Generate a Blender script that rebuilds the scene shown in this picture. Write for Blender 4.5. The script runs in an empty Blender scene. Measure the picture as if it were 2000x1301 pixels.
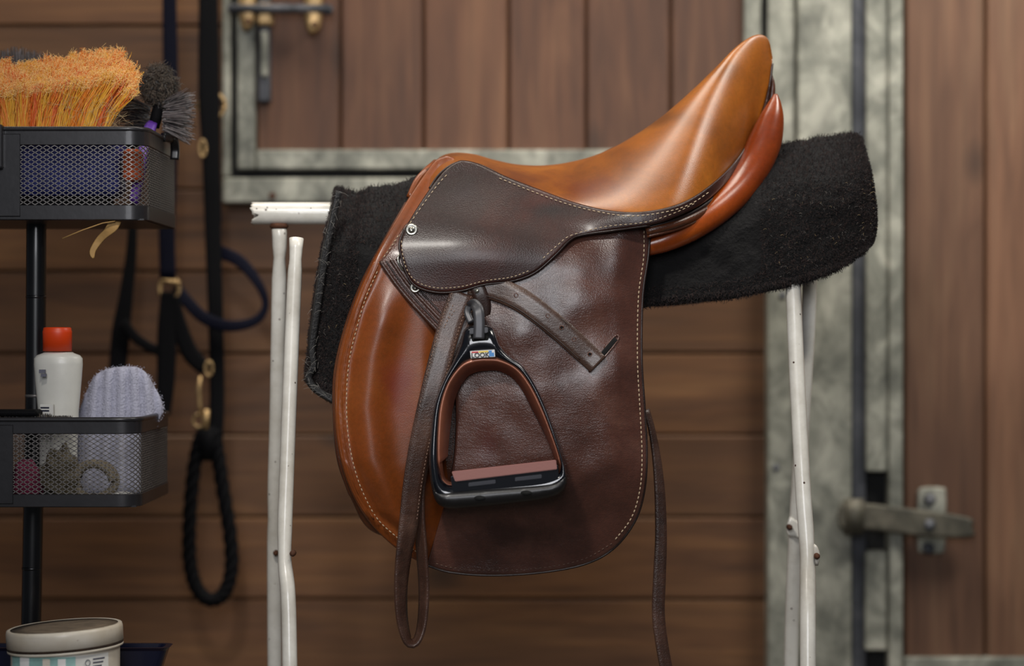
import bpy, bmesh, math, random
import numpy as np
from mathutils import Vector, Matrix, noise
from mathutils.geometry import delaunay_2d_cdt
random.seed(7); rng = np.random.default_rng(7)
C = bpy.context.scene.collection
D = 2.6; F = 4160.0; ZC = 0.80; YM = 0.15; WY = 0.80

# ---------------------------------------------------------------- camera, world, lights
cam = bpy.data.cameras.new('camera'); co = bpy.data.objects.new('camera', cam); C.objects.link(co)
co.location = (0, -D, ZC); co.rotation_euler = (math.pi/2, 0, 0)
cam.sensor_width = 36; cam.lens = 36*F/2000; cam.clip_start = .05; cam.clip_end = 60
cam.dof.use_dof = True; cam.dof.focus_distance = D+0.0; cam.dof.aperture_fstop = 1.9
bpy.context.scene.camera = co
w = bpy.data.worlds.new('world'); bpy.context.scene.world = w; w.use_nodes = True
bg = w.node_tree.nodes['Background']; bg.inputs[0].default_value = (.80, .88, 1, 1); bg.inputs[1].default_value = .07
def aim(o, t): o.rotation_euler = (Vector(t)-o.location).to_track_quat('-Z', 'Y').to_euler()
def area(name, loc, tgt, sx, sy, power, col=(1, 1, 1), spread=180):
    l = bpy.data.lights.new(name, 'AREA'); l.shape = 'RECTANGLE'; l.size = sx; l.size_y = sy; l.energy = power; l.color = col
    l.spread = math.radians(spread)
    o = bpy.data.objects.new(name, l); C.objects.link(o); o.location = loc; aim(o, tgt); return o
def spot(name, loc, tgt, power, ang, blend, radius, col=(1, 1, 1)):
    l = bpy.data.lights.new(name, 'SPOT'); l.energy = power; l.spot_size = math.radians(ang); l.spot_blend = blend
    l.shadow_soft_size = radius; l.color = col
    o = bpy.data.objects.new(name, l); C.objects.link(o); o.location = loc; aim(o, tgt); return o
spot('key_lamp', (-.38, -1.08, 1.74), (.10, .05, .84), 42, 66, .8, .07, (1, .95, .88))
area('front_fill', (-.15, -2.9, 1.5), (.05, .3, .98), 1.0, 1.0, 28, (.95, .96, 1))  # softbox added near the camera axis for sheen on the leather
area('right_fill', (1.25, -.2, 2.35), (.76, .8, 1.25), .7, .5, 12, (1, .96, .88), 110)  # unseen fill added to brighten the right planks and posts
area('wall_top_fill', (-.5, .30, 2.4), (-.3, .8, 1.1), 2.0, .3, 13, (1, .93, .82), 120)  # unseen fill added above the wall, so the planks darken downwards
vs = bpy.context.scene.view_settings
vs.view_transform = 'Standard'; vs.look = 'None'; vs.gamma = 1; vs.exposure = 0; vs.use_curve_mapping = False

# ---------------------------------------------------------------- helpers
def P(px, py, Y=0.0): return Vector(((px-1000)/F*(D+Y), Y, ZC+(650.5-py)/F*(D+Y)))
def L(n, Y=0.0): return n/F*(D+Y)
def lin(c): return tuple(((v/255)/12.92 if v/255 <= .04045 else ((v/255+.055)/1.055)**2.4) for v in c)+(1,)
def sm(x, a=0., b=1.):
    t = min(1, max(0, (x-a)/(b-a))); return t*t*(3-2*t)
def gs(px, py, cx, cy, sx, sy): return math.exp(-((px-cx)/sx)**2-((py-cy)/sy)**2)
def tag(o, label=None, cat=None, group=None, kind=None):
    if label: o['label'] = label
    if cat: o['category'] = cat
    if group: o['group'] = group
    if kind: o['kind'] = kind
    return o
def thing(name, label, cat, loc=(0, 0, 0), group=None, kind=None):
    o = bpy.data.objects.new(name, None); C.objects.link(o); o.location = loc; o.empty_display_size = .05; WL[o.name] = Vector(loc)
    return tag(o, label, cat, group, kind)
WL = {}
def put(o, parent):
    if parent:
        o.parent = parent
        o.matrix_parent_inverse = Matrix.Translation(-WL.get(parent.name, Vector((0, 0, 0))))
def mk(name, v, f, mat, parent=None, smooth=True, kind=None):
    me = bpy.data.meshes.new(name); me.from_pydata([tuple(p) for p in v], [], f)
    mats = mat if isinstance(mat, (list, tuple)) else [mat]
    for m in mats: me.materials.append(m)
    if smooth: me.polygons.foreach_set('use_smooth', [True]*len(me.polygons))
    me.update()
    o = bpy.data.objects.new(name, me); C.objects.link(o); put(o, parent)
    if kind: o['kind'] = kind
    return o
def fixn(o):
    bm = bmesh.new(); bm.from_mesh(o.data); bmesh.ops.recalc_face_normals(bm, faces=bm.faces); bm.to_mesh(o.data); bm.free(); return o
def cr(pts, n):
    """catmull-rom through points (any dimension), n samples evenly by arc length"""
    p = np.array([tuple(q) for q in pts], float); q = np.vstack([2*p[0]-p[1], p, 2*p[-1]-p[-2]]); out = []
    for i in range(1, len(q)-2):
        for t in np.linspace(0, 1, 16, endpoint=False):
            a, b, c, d = q[i-1], q[i], q[i+1], q[i+2]
            out.append(.5*((2*b)+(c-a)*t+(2*a-5*b+4*c-d)*t*t+(3*b-a-3*c+d)*t**3))
    out.append(p[-1]); out = np.array(out)
    dd = np.linalg.norm(np.diff(out[:, :min(3, out.shape[1])], axis=0), axis=1); s = np.concatenate([[0], np.cumsum(dd)])
    u = np.linspace(0, s[-1], n)
    return np.stack([np.interp(u, s, out[:, k]) for k in range(out.shape[1])], 1)
def cru(pts, n):
    """catmull-rom, samples uniform in parameter (keeps paired curves in step)"""
    p = np.array(pts, float); q = np.vstack([2*p[0]-p[1], p, 2*p[-1]-p[-2]]); out = []
    for u in np.linspace(0, len(p)-1, n):
        i = min(int(u), len(p)-2); t = u-i; a, b, c, d = q[i], q[i+1], q[i+2], q[i+3]
        out.append(.5*((2*b)+(c-a)*t+(2*a-5*b+4*c-d)*t*t+(3*b-a-3*c+d)*t**3))
    return np.array(out)
def tube(name, pts, rad, mat, parent=None, seg=16, cap=True, kind=None, oval=None):
    v, f = tubedata(pts, rad, seg, cap, oval); return mk(name, v, f, mat, parent, kind=kind)
def tubedata(pts, rad, seg=12, cap=True, oval=None, off=0):
    pts = [Vector(p) for p in pts]; n = len(pts); v = []; f = []
    up = Vector((0, 1, 0)); 
    for i, p in enumerate(pts):
        t = (pts[min(i+1, n-1)]-pts[max(i-1, 0)]).normalized()
        a = up-t*up.dot(t)
        if a.length < 1e-3: a = Vector((1, 0, 0))-t*t.x
        a.normalize(); b = t.cross(a); up = a if i else a
        r = rad[i] if hasattr(rad, '__len__') else rad
        for k in range(seg):
            an = 2*math.pi*k/seg; ra = r*(oval if oval else 1)
            v.append(p+a*math.cos(an)*ra+b*math.sin(an)*r)
    for i in range(n-1):
        for k in range(seg):
            k2 = (k+1) % seg; f.append((off+i*seg+k, off+i*seg+k2, off+(i+1)*seg+k2, off+(i+1)*seg+k))
    if cap: f.append(tuple(off+k for k in range(seg))[::-1]); f.append(tuple(off+(n-1)*seg+k for k in range(seg)))
    return v, f
def box(name, x0, x1, y0, y1, z0, z1, mat, parent=None, bev=.002, kind=None, seg=2):
    bm = bmesh.new(); bmesh.ops.create_cube(bm, size=1)
    for v in bm.verts: v.co = Vector(((x0+x1)/2+v.co.x*(x1-x0), (y0+y1)/2+v.co.y*(y1-y0), (z0+z1)/2+v.co.z*(z1-z0)))
    if bev: bmesh.ops.bevel(bm, geom=bm.edges[:], offset=bev, segments=seg, affect='EDGES', profile=.5)
    me = bpy.data.meshes.new(name); bm.to_mesh(me); bm.free(); me.materials.append(mat)
    o = bpy.data.objects.new(name, me); C.objects.link(o); put(o, parent)
    if kind: o['kind'] = kind
    return o
def pbox(name, px0, px1, py0, py1, Y0, Y1, mat, parent=None, bev=.002, kind=None):
    a = P(px0, py1, Y0); b = P(px1, py0, Y0); return box(name, a.x, b.x, Y0, Y1, a.z, b.z, mat, parent, bev, kind)
def lathe(name, prof, c, mat, parent=None, seg=32, axis='z', sy=1.0, tilt=None):
    v = []; f = []; n = len(prof)
    for i, (r, h) in enumerate(prof):
        for k in range(seg):
            a = 2*math.pi*k/seg
            q = Vector((r*math.cos(a), r*math.sin(a)*sy, h)) if axis == 'z' else Vector((r*math.cos(a), -h, r*math.sin(a)))
            if tilt: q.rotate(tilt)
            v.append(Vector(c)+q)
    for i in range(n-1):
        for k in range(seg):
            k2 = (k+1) % seg; f.append((i*seg+k, i*seg+k2, (i+1)*seg+k2, (i+1)*seg+k))
    f.append(tuple(range(seg))[::-1]); f.append(tuple((n-1)*seg+k for k in range(seg)))
    return fixn(mk(name, v, f, mat, parent))
def ribbon(name, pts, wid, th, mat, parent=None, ang=0., n=60, dirs=None, kind=None):
    """flat strap with rounded edges. pts: world points; wid metres (list/scalar); ang degrees = how far the width turns from the picture plane"""
    k = len(pts); W = wid if hasattr(wid, '__len__') else [wid]*k; A = ang if hasattr(ang, '__len__') else [ang]*k
    arr = cr([tuple(p)+(W[i], A[i]) for i, p in enumerate(pts)], n); v = []; f = []; m = 12
    for i in range(n):
        p = Vector(arr[i, :3]); t = (Vector(arr[min(i+1, n-1), :3])-Vector(arr[max(i-1, 0), :3])).normalized()
        a = math.radians(arr[i, 4]); nrm = Vector((0, -1, 0)); side = t.cross(nrm)
        if side.length < .05: side = Vector((1, 0, 0))
        side.normalize(); nr = side.cross(t).normalized()
        s = side*math.cos(a)+nr*math.sin(a); u = s.cross(t).normalized(); hw = arr[i, 3]/2; h = th/2
        for (x, y) in ((-1, 0), (-.985, .6), (-.95, 1), (-.4, 1.05), (.4, 1.05), (.95, 1), (.985, .6), (1, 0), (.985, -.6), (.95, -1), (-.95, -1), (-.985, -.6)):
            v.append(p+s*x*hw+u*y*h)
    for i in range(n-1):
        for q in range(m):
            q2 = (q+1) % m; f.append((i*m+q, i*m+q2, (i+1)*m+q2, (i+1)*m+q))
    f.append(tuple(range(m))[::-1]); f.append(tuple((n-1)*m+q for q in range(m)))
    return fixn(mk(name, v, f, mat, parent, kind=kind))
def pdist(pts, poly):
    a = poly; b = np.roll(poly, -1, 0); d = np.full(len(pts), 1e9); ins = np.zeros(len(pts), bool)
    for i in range(len(a)):
        e = b[i]-a[i]; l = e@e
        if l < 1e-9: continue
        t = np.clip(((pts-a[i])@e)/l, 0, 1); q = a[i]+t[:, None]*e; d = np.minimum(d, np.linalg.norm(pts-q, axis=1))
        c = (a[i][1] > pts[:, 1]) != (b[i][1] > pts[:, 1])
        with np.errstate(divide='ignore', invalid='ignore'):
            xx = (b[i][0]-a[i][0])*(pts[:, 1]-a[i][1])/(b[i][1]-a[i][1])+a[i][0]
        ins ^= c & (pts[:, 0] < xx)
    return d, ins
def poly(*segs):
    """closed outline from smooth chains; corners where chains meet"""
    out = []
    for s in segs:
        ln = sum(math.dist(s[i], s[i+1]) for i in range(len(s)-1)); n = max(3, int(ln/5))
        out += [tuple(q) for q in cr(s, n)[:-1]]
    return np.array(out)
def sheet(name, outline, base, th, mat, parent=None, r=6., back=.001, grid=11., mirror=False, kind=None, rings=(1.2, 3.0, 6.0)):
    pol = np.array(outline); n = len(pol); area2 = sum(pol[i][0]*pol[(i+1) % n][1]-pol[(i+1) % n][0]*pol[i][1] for i in range(n))
    if area2 < 0: pol = pol[::-1].copy()
    t = np.roll(pol, -1, 0)-np.roll(pol, 1, 0); t /= np.linalg.norm(t, axis=1)[:, None]+1e-9; nm = np.stack([-t[:, 1], t[:, 0]], 1)
    extra = []
    for d in rings:
        q = pol+nm*d; dd, ins = pdist(q, pol); extra.append(q[(dd > d*.85) & ins])
    x0, y0 = pol.min(0); x1, y1 = pol.max(0); g = []
    for j, yy in enumerate(np.arange(y0, y1, grid*.87)):
        for xx in np.arange(x0+(j % 2)*grid/2, x1, grid): g.append((xx, yy))
    g = np.array(g); dd, ins = pdist(g, pol); extra.append(g[ins & (dd > max(rings)+grid*.4)])
    allp = np.vstack([pol]+extra)
    vs_, es, fs, ov, oe, of = delaunay_2d_cdt([Vector(p) for p in allp], [(i, (i+1) % n) for i in range(n)], [], 1, 1e-4)
    q = np.array([tuple(p) for p in vs_]); dd, ins = pdist(q, pol)
    v = []; idx = {}; 
    for i in range(len(q)):
        b = base(q[i][0], q[i][1]); u = min(1, dd[i]/r); pr = math.sqrt(max(0, 1-(1-u)**2)); v.append(P(q[i][0], q[i][1], b-th*pr if dd[i] > .02 else b))
    f = []; nb = len(v)
    for i in range(len(q)):
        if dd[i] > .02: idx[i] = len(v); v.append(P(q[i][0], q[i][1], base(q[i][0], q[i][1])+back))
        else: idx[i] = i
    for fa in fs:
        f.append(tuple(fa)); g2 = tuple(idx[k] for k in fa)[::-1]
        if set(g2) != set(fa): f.append(g2)
    o = fixn(mk(name, v, f, mat, parent, kind=kind))
    if mirror: mir(o, parent)
    return o
def mir(o, parent):
    c = o.copy(); c.data = o.data.copy(); C.objects.link(c)
    for vv in c.data.vertices: vv.co.y = 2*YM-vv.co.y
    c.data.flip_normals(); return c
def stitches(name, chain, base, mat, parent, step=9., ln=6., r=1.0):
    """thread stitches lying on the surface; chain in picture units, base(px,py)=front surface depth"""
    tot = sum(math.dist(chain[i], chain[i+1]) for i in range(len(chain)-1)); n = max(2, int(tot/step)); c = cr(chain, n*3); v = []; f = []
    for k in range(n-1):
        a = c[k*3]; b = c[min(k*3+2, len(c)-1)]; d = (b-a)/max(1e-6, np.linalg.norm(b-a)); m = (a+b)/2
        ps = [P(*(m+d*s), base(*(m+d*s))-y) for s, y in ((-ln/2, -.0004), (-ln/4, .0006), (ln/4, .0006), (ln/2, -.0004))]
        vv, ff = tubedata(ps, [L(r*.6), L(r), L(r), L(r*.6)], 5, True, None, len(v)); v += vv; f += ff
    return mk(name, v, f, mat, parent, kind='stuff')
def strands(name, items, mats, parent=None, kind=None):
    """items: list of (points, width0, width1, material index): thin crossed blades"""
    v = []; f = []; mi = []
    for pts, w0, w1, m in items:
        n = len(pts); b = len(v); ax = Vector((random.uniform(-1, 1), random.uniform(-.4, .4), random.uniform(-.3, .3))).normalized()
        t0 = (Vector(pts[-1])-Vector(pts[0])).normalized(); s = t0.cross(Vector((random.uniform(-.5, .5), -1, random.uniform(-.5, .5)))).normalized()
        for i, p in enumerate(pts):
            ww = (w0+(w1-w0)*i/(n-1))/2; v += [Vector(p)-s*ww, Vector(p)+s*ww]
        for i in range(n-1): f.append((b+2*i, b+2*i+1, b+2*i+3, b+2*i+2)); mi.append(m)
    o = mk(name, v, f, mats, parent, smooth=False, kind=kind); o.data.polygons.foreach_set('material_index', mi); return o

# ---------------------------------------------------------------- materials
def newmat(name):
    m = bpy.data.materials.new(name); m.use_nodes = True; nt = m.node_tree; b = nt.nodes['Principled BSDF']; return m, nt, b
def N(nt, t, **k):
    n = nt.nodes.new(t)
    for a, b in k.items(): setattr(n, a, b)
    return n
def coords(nt, sc=(1, 1, 1), rot=(0, 0, 0)):
    tc = N(nt, 'ShaderNodeTexCoord'); mp = N(nt, 'ShaderNodeMapping'); mp.inputs['Scale'].default_value = sc; mp.inputs['Rotation'].default_value = rot
    nt.links.new(tc.outputs['Object'], mp.inputs[0]); return mp.outputs[0]
def noi(nt, vec, scale, detail=4, rough=.55, dist=0, w=None):
    n = N(nt, 'ShaderNodeTexNoise'); n.inputs['Scale'].default_value = scale; n.inputs['Detail'].default_value = detail
    n.inputs['Roughness'].default_value = rough; n.inputs['Distortion'].default_value = dist
    if w is not None: n.noise_dimensions = '4D'; nt.links.new(w, n.inputs['W'])
    nt.links.new(vec, n.inputs['Vector']); return n.outputs['Fac']
def ramp(nt, fac, stops):
    r = N(nt, 'ShaderNodeValToRGB'); e = r.color_ramp.elements
    while len(e) < len(stops): e.new(.5)
    for i, (p, c) in enumerate(stops): e[i].position = p; e[i].color = c if len(c) == 4 else lin(c)
    nt.links.new(fac, r.inputs[0]); return r.outputs[0]
def mix(nt, fac, a, b, mode='MIX'):
    m = N(nt, 'ShaderNodeMix', data_type='RGBA', blend_type=mode)
    for s, x in ((m.inputs[0], fac), (m.inputs[6], a), (m.inputs[7], b)):
        if isinstance(x, (int, float)): s.default_value = x
        elif isinstance(x, tuple): s.default_value = x
        else: nt.links.new(x, s)
    return m.outputs[2]
def bump(nt, b, h, strength, dist):
    n = N(nt, 'ShaderNodeBump'); n.inputs['Strength'].default_value = strength; n.inputs['Distance'].default_value = dist
    nt.links.new(h, n.inputs['Height']); nt.links.new(n.outputs[0], b.inputs['Normal']); return n
def plain(name, col, rough=.5, metal=0, coat=0, bumps=None, var=0):
    m, nt, b = newmat(name); b.inputs['Roughness'].default_value = rough; b.inputs['Metallic'].default_value = metal; b.inputs['Coat Weight'].default_value = coat
    vec = coords(nt); c = lin(col)
    if var:
        nn = noi(nt, vec, 60, 4); d = tuple(x*(1-var) for x in c[:3])+(1,); nt.links.new(ramp(nt, nn, [(.35, c), (.65, d)]), b.inputs['Base Color'])
    else: b.inputs['Base Color'].default_value = c
    if bumps: bump(nt, b, noi(nt, vec, bumps[0], 5), bumps[1], bumps[2])
    return m
def leather(name, c1, c2, c3, rough=.32, grain=.25, coat=.25, vscale=7., wrinkle=0., spots=()):
    m, nt, b = newmat(name); vec = coords(nt)
    col = ramp(nt, noi(nt, vec, vscale, 5, .6, .4), [(.3, c1), (.52, c2), (.72, c3)])
    fine = noi(nt, vec, 220, 3, .6); col = mix(nt, .16, col, ramp(nt, fine, [(.35, (30, 18, 14)), (.65, (190, 150, 120))]), 'OVERLAY')
    for (px, py, Y, rx, ry, c, amt) in spots:          # worn / burnished patches; on the flap also shade put into the colour
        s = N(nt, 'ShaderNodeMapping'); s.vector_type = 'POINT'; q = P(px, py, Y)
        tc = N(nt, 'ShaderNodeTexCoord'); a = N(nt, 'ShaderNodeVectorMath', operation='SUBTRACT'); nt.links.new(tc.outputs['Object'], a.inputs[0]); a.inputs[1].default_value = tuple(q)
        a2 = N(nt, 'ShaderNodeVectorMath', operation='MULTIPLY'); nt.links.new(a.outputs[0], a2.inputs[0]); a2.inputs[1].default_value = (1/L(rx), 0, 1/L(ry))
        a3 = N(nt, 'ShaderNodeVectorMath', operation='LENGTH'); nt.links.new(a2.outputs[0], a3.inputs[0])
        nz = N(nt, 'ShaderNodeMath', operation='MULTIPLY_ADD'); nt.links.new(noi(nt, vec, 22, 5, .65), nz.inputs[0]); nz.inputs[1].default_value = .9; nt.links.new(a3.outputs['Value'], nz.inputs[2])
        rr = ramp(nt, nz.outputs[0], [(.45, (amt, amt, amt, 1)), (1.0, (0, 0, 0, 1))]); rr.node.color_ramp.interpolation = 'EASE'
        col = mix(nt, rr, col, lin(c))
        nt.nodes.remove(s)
    nt.links.new(col, b.inputs['Base Color'])
    rn = noi(nt, vec, 18, 4); mr = N(nt, 'ShaderNodeMapRange'); mr.inputs[3].default_value = rough-.07; mr.inputs[4].default_value = rough+.12; nt.links.new(rn, mr.inputs[0]); nt.links.new(mr.outputs[0], b.inputs['Roughness'])
    b.inputs['Coat Weight'].default_value = coat; b.inputs['Coat Roughness'].default_value = .22
    vo = N(nt, 'ShaderNodeTexVoronoi'); vo.inputs['Scale'].default_value = 650; nt.links.new(vec, vo.inputs['Vector'])
    h = vo.outputs['Distance']
    b1 = bump(nt, b, h, grain, .0006)
    if wrinkle:
        v2 = coords(nt, (1.0, 1.0, 3.2), (0, .5, 0)); b2 = N(nt, 'ShaderNodeBump'); b2.inputs['Strength'].default_value = wrinkle; b2.inputs['Distance'].default_value = .0016
        nt.links.new(noi(nt, v2, 85, 5, .6, 1.2), b2.inputs['Height']); nt.links.new(b1.outputs[0], b2.inputs['Normal']); nt.links.new(b2.outputs[0], b.inputs['Normal'])
    return m
def wood(name, dark, mid, light, axis='x', knots=True):
    m, nt, b = newmat(name); oi = N(nt, 'ShaderNodeObjectInfo'); mu = N(nt, 'ShaderNodeMath', operation='MULTIPLY'); mu.inputs[1].default_value = 37.; nt.links.new(oi.outputs['Random'], mu.inputs[0]); R = mu.outputs[0]
    tc = N(nt, 'ShaderNodeTexCoord'); ge = N(nt, 'ShaderNodeNewGeometry')
    def mp(sc):
        q = N(nt, 'ShaderNodeMapping'); q.inputs['Scale'].default_value = sc; nt.links.new(ge.outputs['Position'], q.inputs[0]); return q.outputs[0]
    st = (.13, 1, 1) if axis == 'x' else (1, 1, .13)
    st2 = (.04, 1, 1) if axis == 'x' else (1, 1, .04)
    base = ramp(nt, noi(nt, mp(st), 13, 4, .55, 1.4, R), [(.28, dark), (.5, mid), (.72, light)])
    fine = ramp(nt, noi(nt, mp(st2), 130, 3, .6, .5, R), [(.35, (70, 70, 70)), (.65, (170, 170, 170))])
    col = mix(nt, .38, base, fine, 'OVERLAY')
    big = ramp(nt, noi(nt, mp((1, 1, 1)), 2.2, 3, .5, 0, R), [(.35, (105, 105, 105)), (.65, (150, 150, 150))]); col = mix(nt, .5, col, big, 'OVERLAY')
    if knots:
        vo = N(nt, 'ShaderNodeTexVoronoi'); vo.inputs['Scale'].default_value = 5.; ad = N(nt, 'ShaderNodeVectorMath', operation='ADD'); cx = N(nt, 'ShaderNodeCombineXYZ'); nt.links.new(R, cx.inputs[0 if axis == 'x' else 2])
        nt.links.new(mp((.55, .01, 1) if axis == 'x' else (1, .01, .55)), ad.inputs[0]); nt.links.new(cx.outputs[0], ad.inputs[1]); nt.links.new(ad.outputs[0], vo.inputs['Vector'])
        k = ramp(nt, vo.outputs['Distance'], [(.0, (.8, .8, .8, 1)), (.05, (.6, .6, .6, 1)), (.13, (0, 0, 0, 1))]); col = mix(nt, k, col, lin(tuple(x*.42 for x in dark)))
    mr = N(nt, 'ShaderNodeMapRange'); mr.inputs[3].default_value = .72; mr.inputs[4].default_value = 1.2; nt.links.new(oi.outputs['Random'], mr.inputs[0])
    cm = N(nt, 'ShaderNodeCombineColor'); [nt.links.new(mr.outputs[0], cm.inputs[i]) for i in range(3)]
    col = mix(nt, 1., col, cm.outputs[0], 'MULTIPLY')
    nt.links.new(col, b.inputs['Base Color']); b.inputs['Roughness'].default_value = .62
    bump(nt, b, noi(nt, mp(st2), 130, 3, .6, .5, R), .3, .002); return m
def galv(name, a, c, d):
    m, nt, b = newmat(name); vec = coords(nt, (1, 1, .8)); vo = N(nt, 'ShaderNodeTexVoronoi'); vo.inputs['Scale'].default_value = 38; nt.links.new(vec, vo.inputs['Vector'])
    n1 = noi(nt, vec, 16, 6, .7, .6); col = ramp(nt, n1, [(.32, a), (.5, c), (.66, d)])
    col = mix(nt, .22, col, ramp(nt, vo.outputs['Color'], [(.2, (80, 80, 80)), (.8, (190, 190, 190))]), 'OVERLAY')
    nt.links.new(col, b.inputs['Base Color']); b.inputs['Metallic'].default_value = .25; b.inputs['Roughness'].default_value = .55
    bump(nt, b, n1, .2, .002); return m
def white_paint(name):
    m, nt, b = newmat(name); vec = coords(nt); vo = N(nt, 'ShaderNodeTexVoronoi'); vo.inputs['Scale'].default_value = 75; nt.links.new(vec, vo.inputs['Vector'])
    n1 = noi(nt, vec, 9, 5, .7); base = ramp(nt, n1, [(.3, (196, 190, 178)), (.6, (232, 229, 220))])
    k = ramp(nt, vo.outputs['Distance'], [(0, (1, 1, 1, 1)), (.09, (1, 1, 1, 1)), (.13, (0, 0, 0, 1))])
    g = N(nt, 'ShaderNodeMath', operation='MULTIPLY'); nt.links.new(k, g.inputs[0]); nt.links.new(ramp(nt, noi(nt, vec, 40, 2), [(.5, (0, 0, 0, 1)), (.56, (1, 1, 1, 1))]), g.inputs[1])
    col = mix(nt, g.outputs[0], base, lin((62, 34, 20)))
    r2 = ramp(nt, noi(nt, vec, 26, 6, .75, 1), [(.69, (0, 0, 0, 1)), (.74, (1, 1, 1, 1))]); col = mix(nt, r2, col, lin((120, 70, 35)))
    nt.links.new(col, b.inputs['Base Color']); b.inputs['Roughness'].default_value = .28; b.inputs['Coat Weight'].default_value = .3
    bump(nt, b, noi(nt, vec, 150, 3), .12, .001); return m

M = {}
M['seat'] = leather('tan_seat_leather', (112, 60, 14), (158, 90, 20), (182, 112, 30), .31, .10, .25, 6,
    spots=[(1010, 350, 0, 260, 90, (96, 44, 18), .85), (1150, 365, 0, 200, 90, (98, 40, 16), .85), (1290, 215, 0, 200, 55, (104, 58, 16), .8), (1430, 120, 0, 130, 60, (118, 66, 16), .7)])
M['panel'] = leather('orange_panel_leather', (122, 48, 12), (160, 70, 16), (174, 84, 24), .25, .1, .4, 6)
M['tan'] = leather('tan_flap_leather', (104, 52, 18), (138, 70, 24), (152, 84, 32), .36, .12, .25, 6,
    spots=[(775, 760, 0, 80, 200, (118, 42, 26), .75)])
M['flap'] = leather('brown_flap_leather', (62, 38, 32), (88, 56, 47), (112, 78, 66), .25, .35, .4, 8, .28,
    spots=[(1010, 1040, 0, 260, 90, (38, 20, 17), .8), (1130, 640, 0, 110, 70, (98, 66, 54), .4), (950, 860, 0, 60, 120, (82, 40, 40), .5)])  # bottom patch paints in the shade where the flap tilts down
M['skirt'] = leather('dark_brown_skirt_leather', (34, 16, 13), (48, 22, 17), (68, 29, 19), .38, .35, .2, 9,
    spots=[(900, 380, 0, 110, 70, (40, 24, 26), .7), (1080, 410, 0, 140, 40, (28, 17, 16), .8)])
M['fold'] = leather('dark_fold_leather', (52, 32, 26), (68, 44, 36), (84, 56, 46), .35, .4, .3, 14, .6)
M['strap'] = leather('brown_strap_leather', (52, 34, 27), (74, 50, 40), (98, 72, 60), .34, .5, .3, 22, .3)
M['worn'] = leather('worn_strap_leather', (60, 43, 36), (82, 61, 51), (108, 86, 74), .27, .3, .45, 14, .35)
M['edge'] = leather('dark_edge_leather', (30, 17, 14), (40, 23, 18), (56, 34, 26), .4, .2, .2)
M['welt'] = leather('brown_welt_leather', (66, 34, 20), (92, 50, 28), (112, 66, 38), .3, .3, .35, 12, .3)
M['thread'] = plain('cream_thread', (200, 178, 148), .6)
M['iron'] = plain('black_stirrup_enamel', (14, 16, 22), .17, .0, .8)
M['iron_mat'] = plain('matt_black_rubber', (26, 25, 26), .4, 0, .1, (300, .2, .0005))
M['copper'] = plain('copper_pink_anodised', (160, 100, 76), .38, .35, .2, (500, .15, .0004), .15)
M['tread'] = plain('pink_tread', (158, 108, 100), .5, .1, .1, (500, .2, .0004))
M['grey_clip'] = plain('grey_clip_plastic', (66, 66, 70), .4, .3)
M['grip'] = plain('grey_tread_grip', (52, 54, 62), .6)
M['steel'] = plain('nickel', (190, 188, 178), .25, .9)
M['brass'] = plain('brass', (200, 166, 116), .4, .55, 0, None, .5)
M['white'] = white_paint('chipped_white_paint')
M['rust'] = plain('rusty_steel', (92, 54, 32), .8, .2, 0, (200, .6, .001), .5)
M['fleece'] = plain('black_fleece_base', (18, 16, 17), .95, 0, 0, (240, 1., .004), .4)
M['fl1'] = plain('black_fleece_fibre', (33, 28, 28), .9); M['fl2'] = plain('faded_fleece_fibre', (60, 45, 41), .9)
M['hay'] = plain('pale_hay_fibre', (172, 150, 112), .8); M['hair'] = plain('grey_horse_hair', (120, 116, 110), .7)
M['binding'] = plain('black_binding_cloth', (26, 25, 26), .55, 0, .1, (300, .8, .002), .3)
M['plank_h'] = wood('barn_plank_horizontal', (98, 62, 36), (132, 88, 52), (158, 110, 66), 'x')
M['plank_v'] = wood('hatch_plank_vertical', (84, 52, 36), (116, 76, 52), (146, 102, 72), 'z')
M['plank_r'] = wood('door_plank_vertical', (124, 84, 60), (152, 108, 80), (172, 130, 98), 'z')
M['galv'] = galv('galvanised_steel', (96, 97, 89), (144, 144, 132), (186, 184, 170))
M['dsteel'] = galv('dark_weathered_steel', (56, 58, 64), (74, 76, 82), (96, 96, 100))
M['hinge'] = galv('weathered_hinge_steel', (66, 64, 56), (92, 88, 76), (118, 112, 98))
M['gap_shade'] = plain('black_gap_shade', (10, 10, 11), .8); M['backing'] = plain('dark_backing_board', (26, 19, 14), .9)  # first one is near-black fill standing in for shade in the gaps
M['blackmetal'] = plain('black_basket_metal', (44, 43, 46), .36, .3, .1, (120, .1, .001), .2)
M['wire'] = plain('worn_basket_wire', (112, 108, 106), .4, .5)
M['pole'] = plain('black_pole_enamel', (12, 12, 15), .3, 0, .3)
M['navy'] = plain('navy_nylon_webbing', (5, 7, 26), .7, 0, 0, (700, .6, .001)); M['webblack'] = plain('black_nylon_webbing', (6, 6, 9), .75, 0, 0, (700, .6, .001))
for k_ in ('navy', 'webblack'): M[k_].node_tree.nodes['Principled BSDF'].inputs['Specular IOR Level'].default_value = .15
M['bottle'] = plain('white_bottle_plastic', (214, 212, 204), .35, 0, .1, None, .06); M['cap'] = plain('orange_cap_plastic', (214, 64, 14), .4)
M['print'] = plain('grey_print', (90, 90, 104), .6); M['label'] = plain('label_paper', (206, 204, 198), .5)
M['mitt'] = plain('lavender_white_terry', (196, 196, 214), .95, 0, 0, (420, 1., .003), .12)
M['mittf'] = plain('terry_fibre', (206, 206, 224), .95)
M['blue'] = plain('blue_plastic', (30, 40, 120), .5, 0, .1, (300, .8, .003), .4); M['purple'] = plain('purple_plastic', (92, 52, 150), .4)
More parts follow.
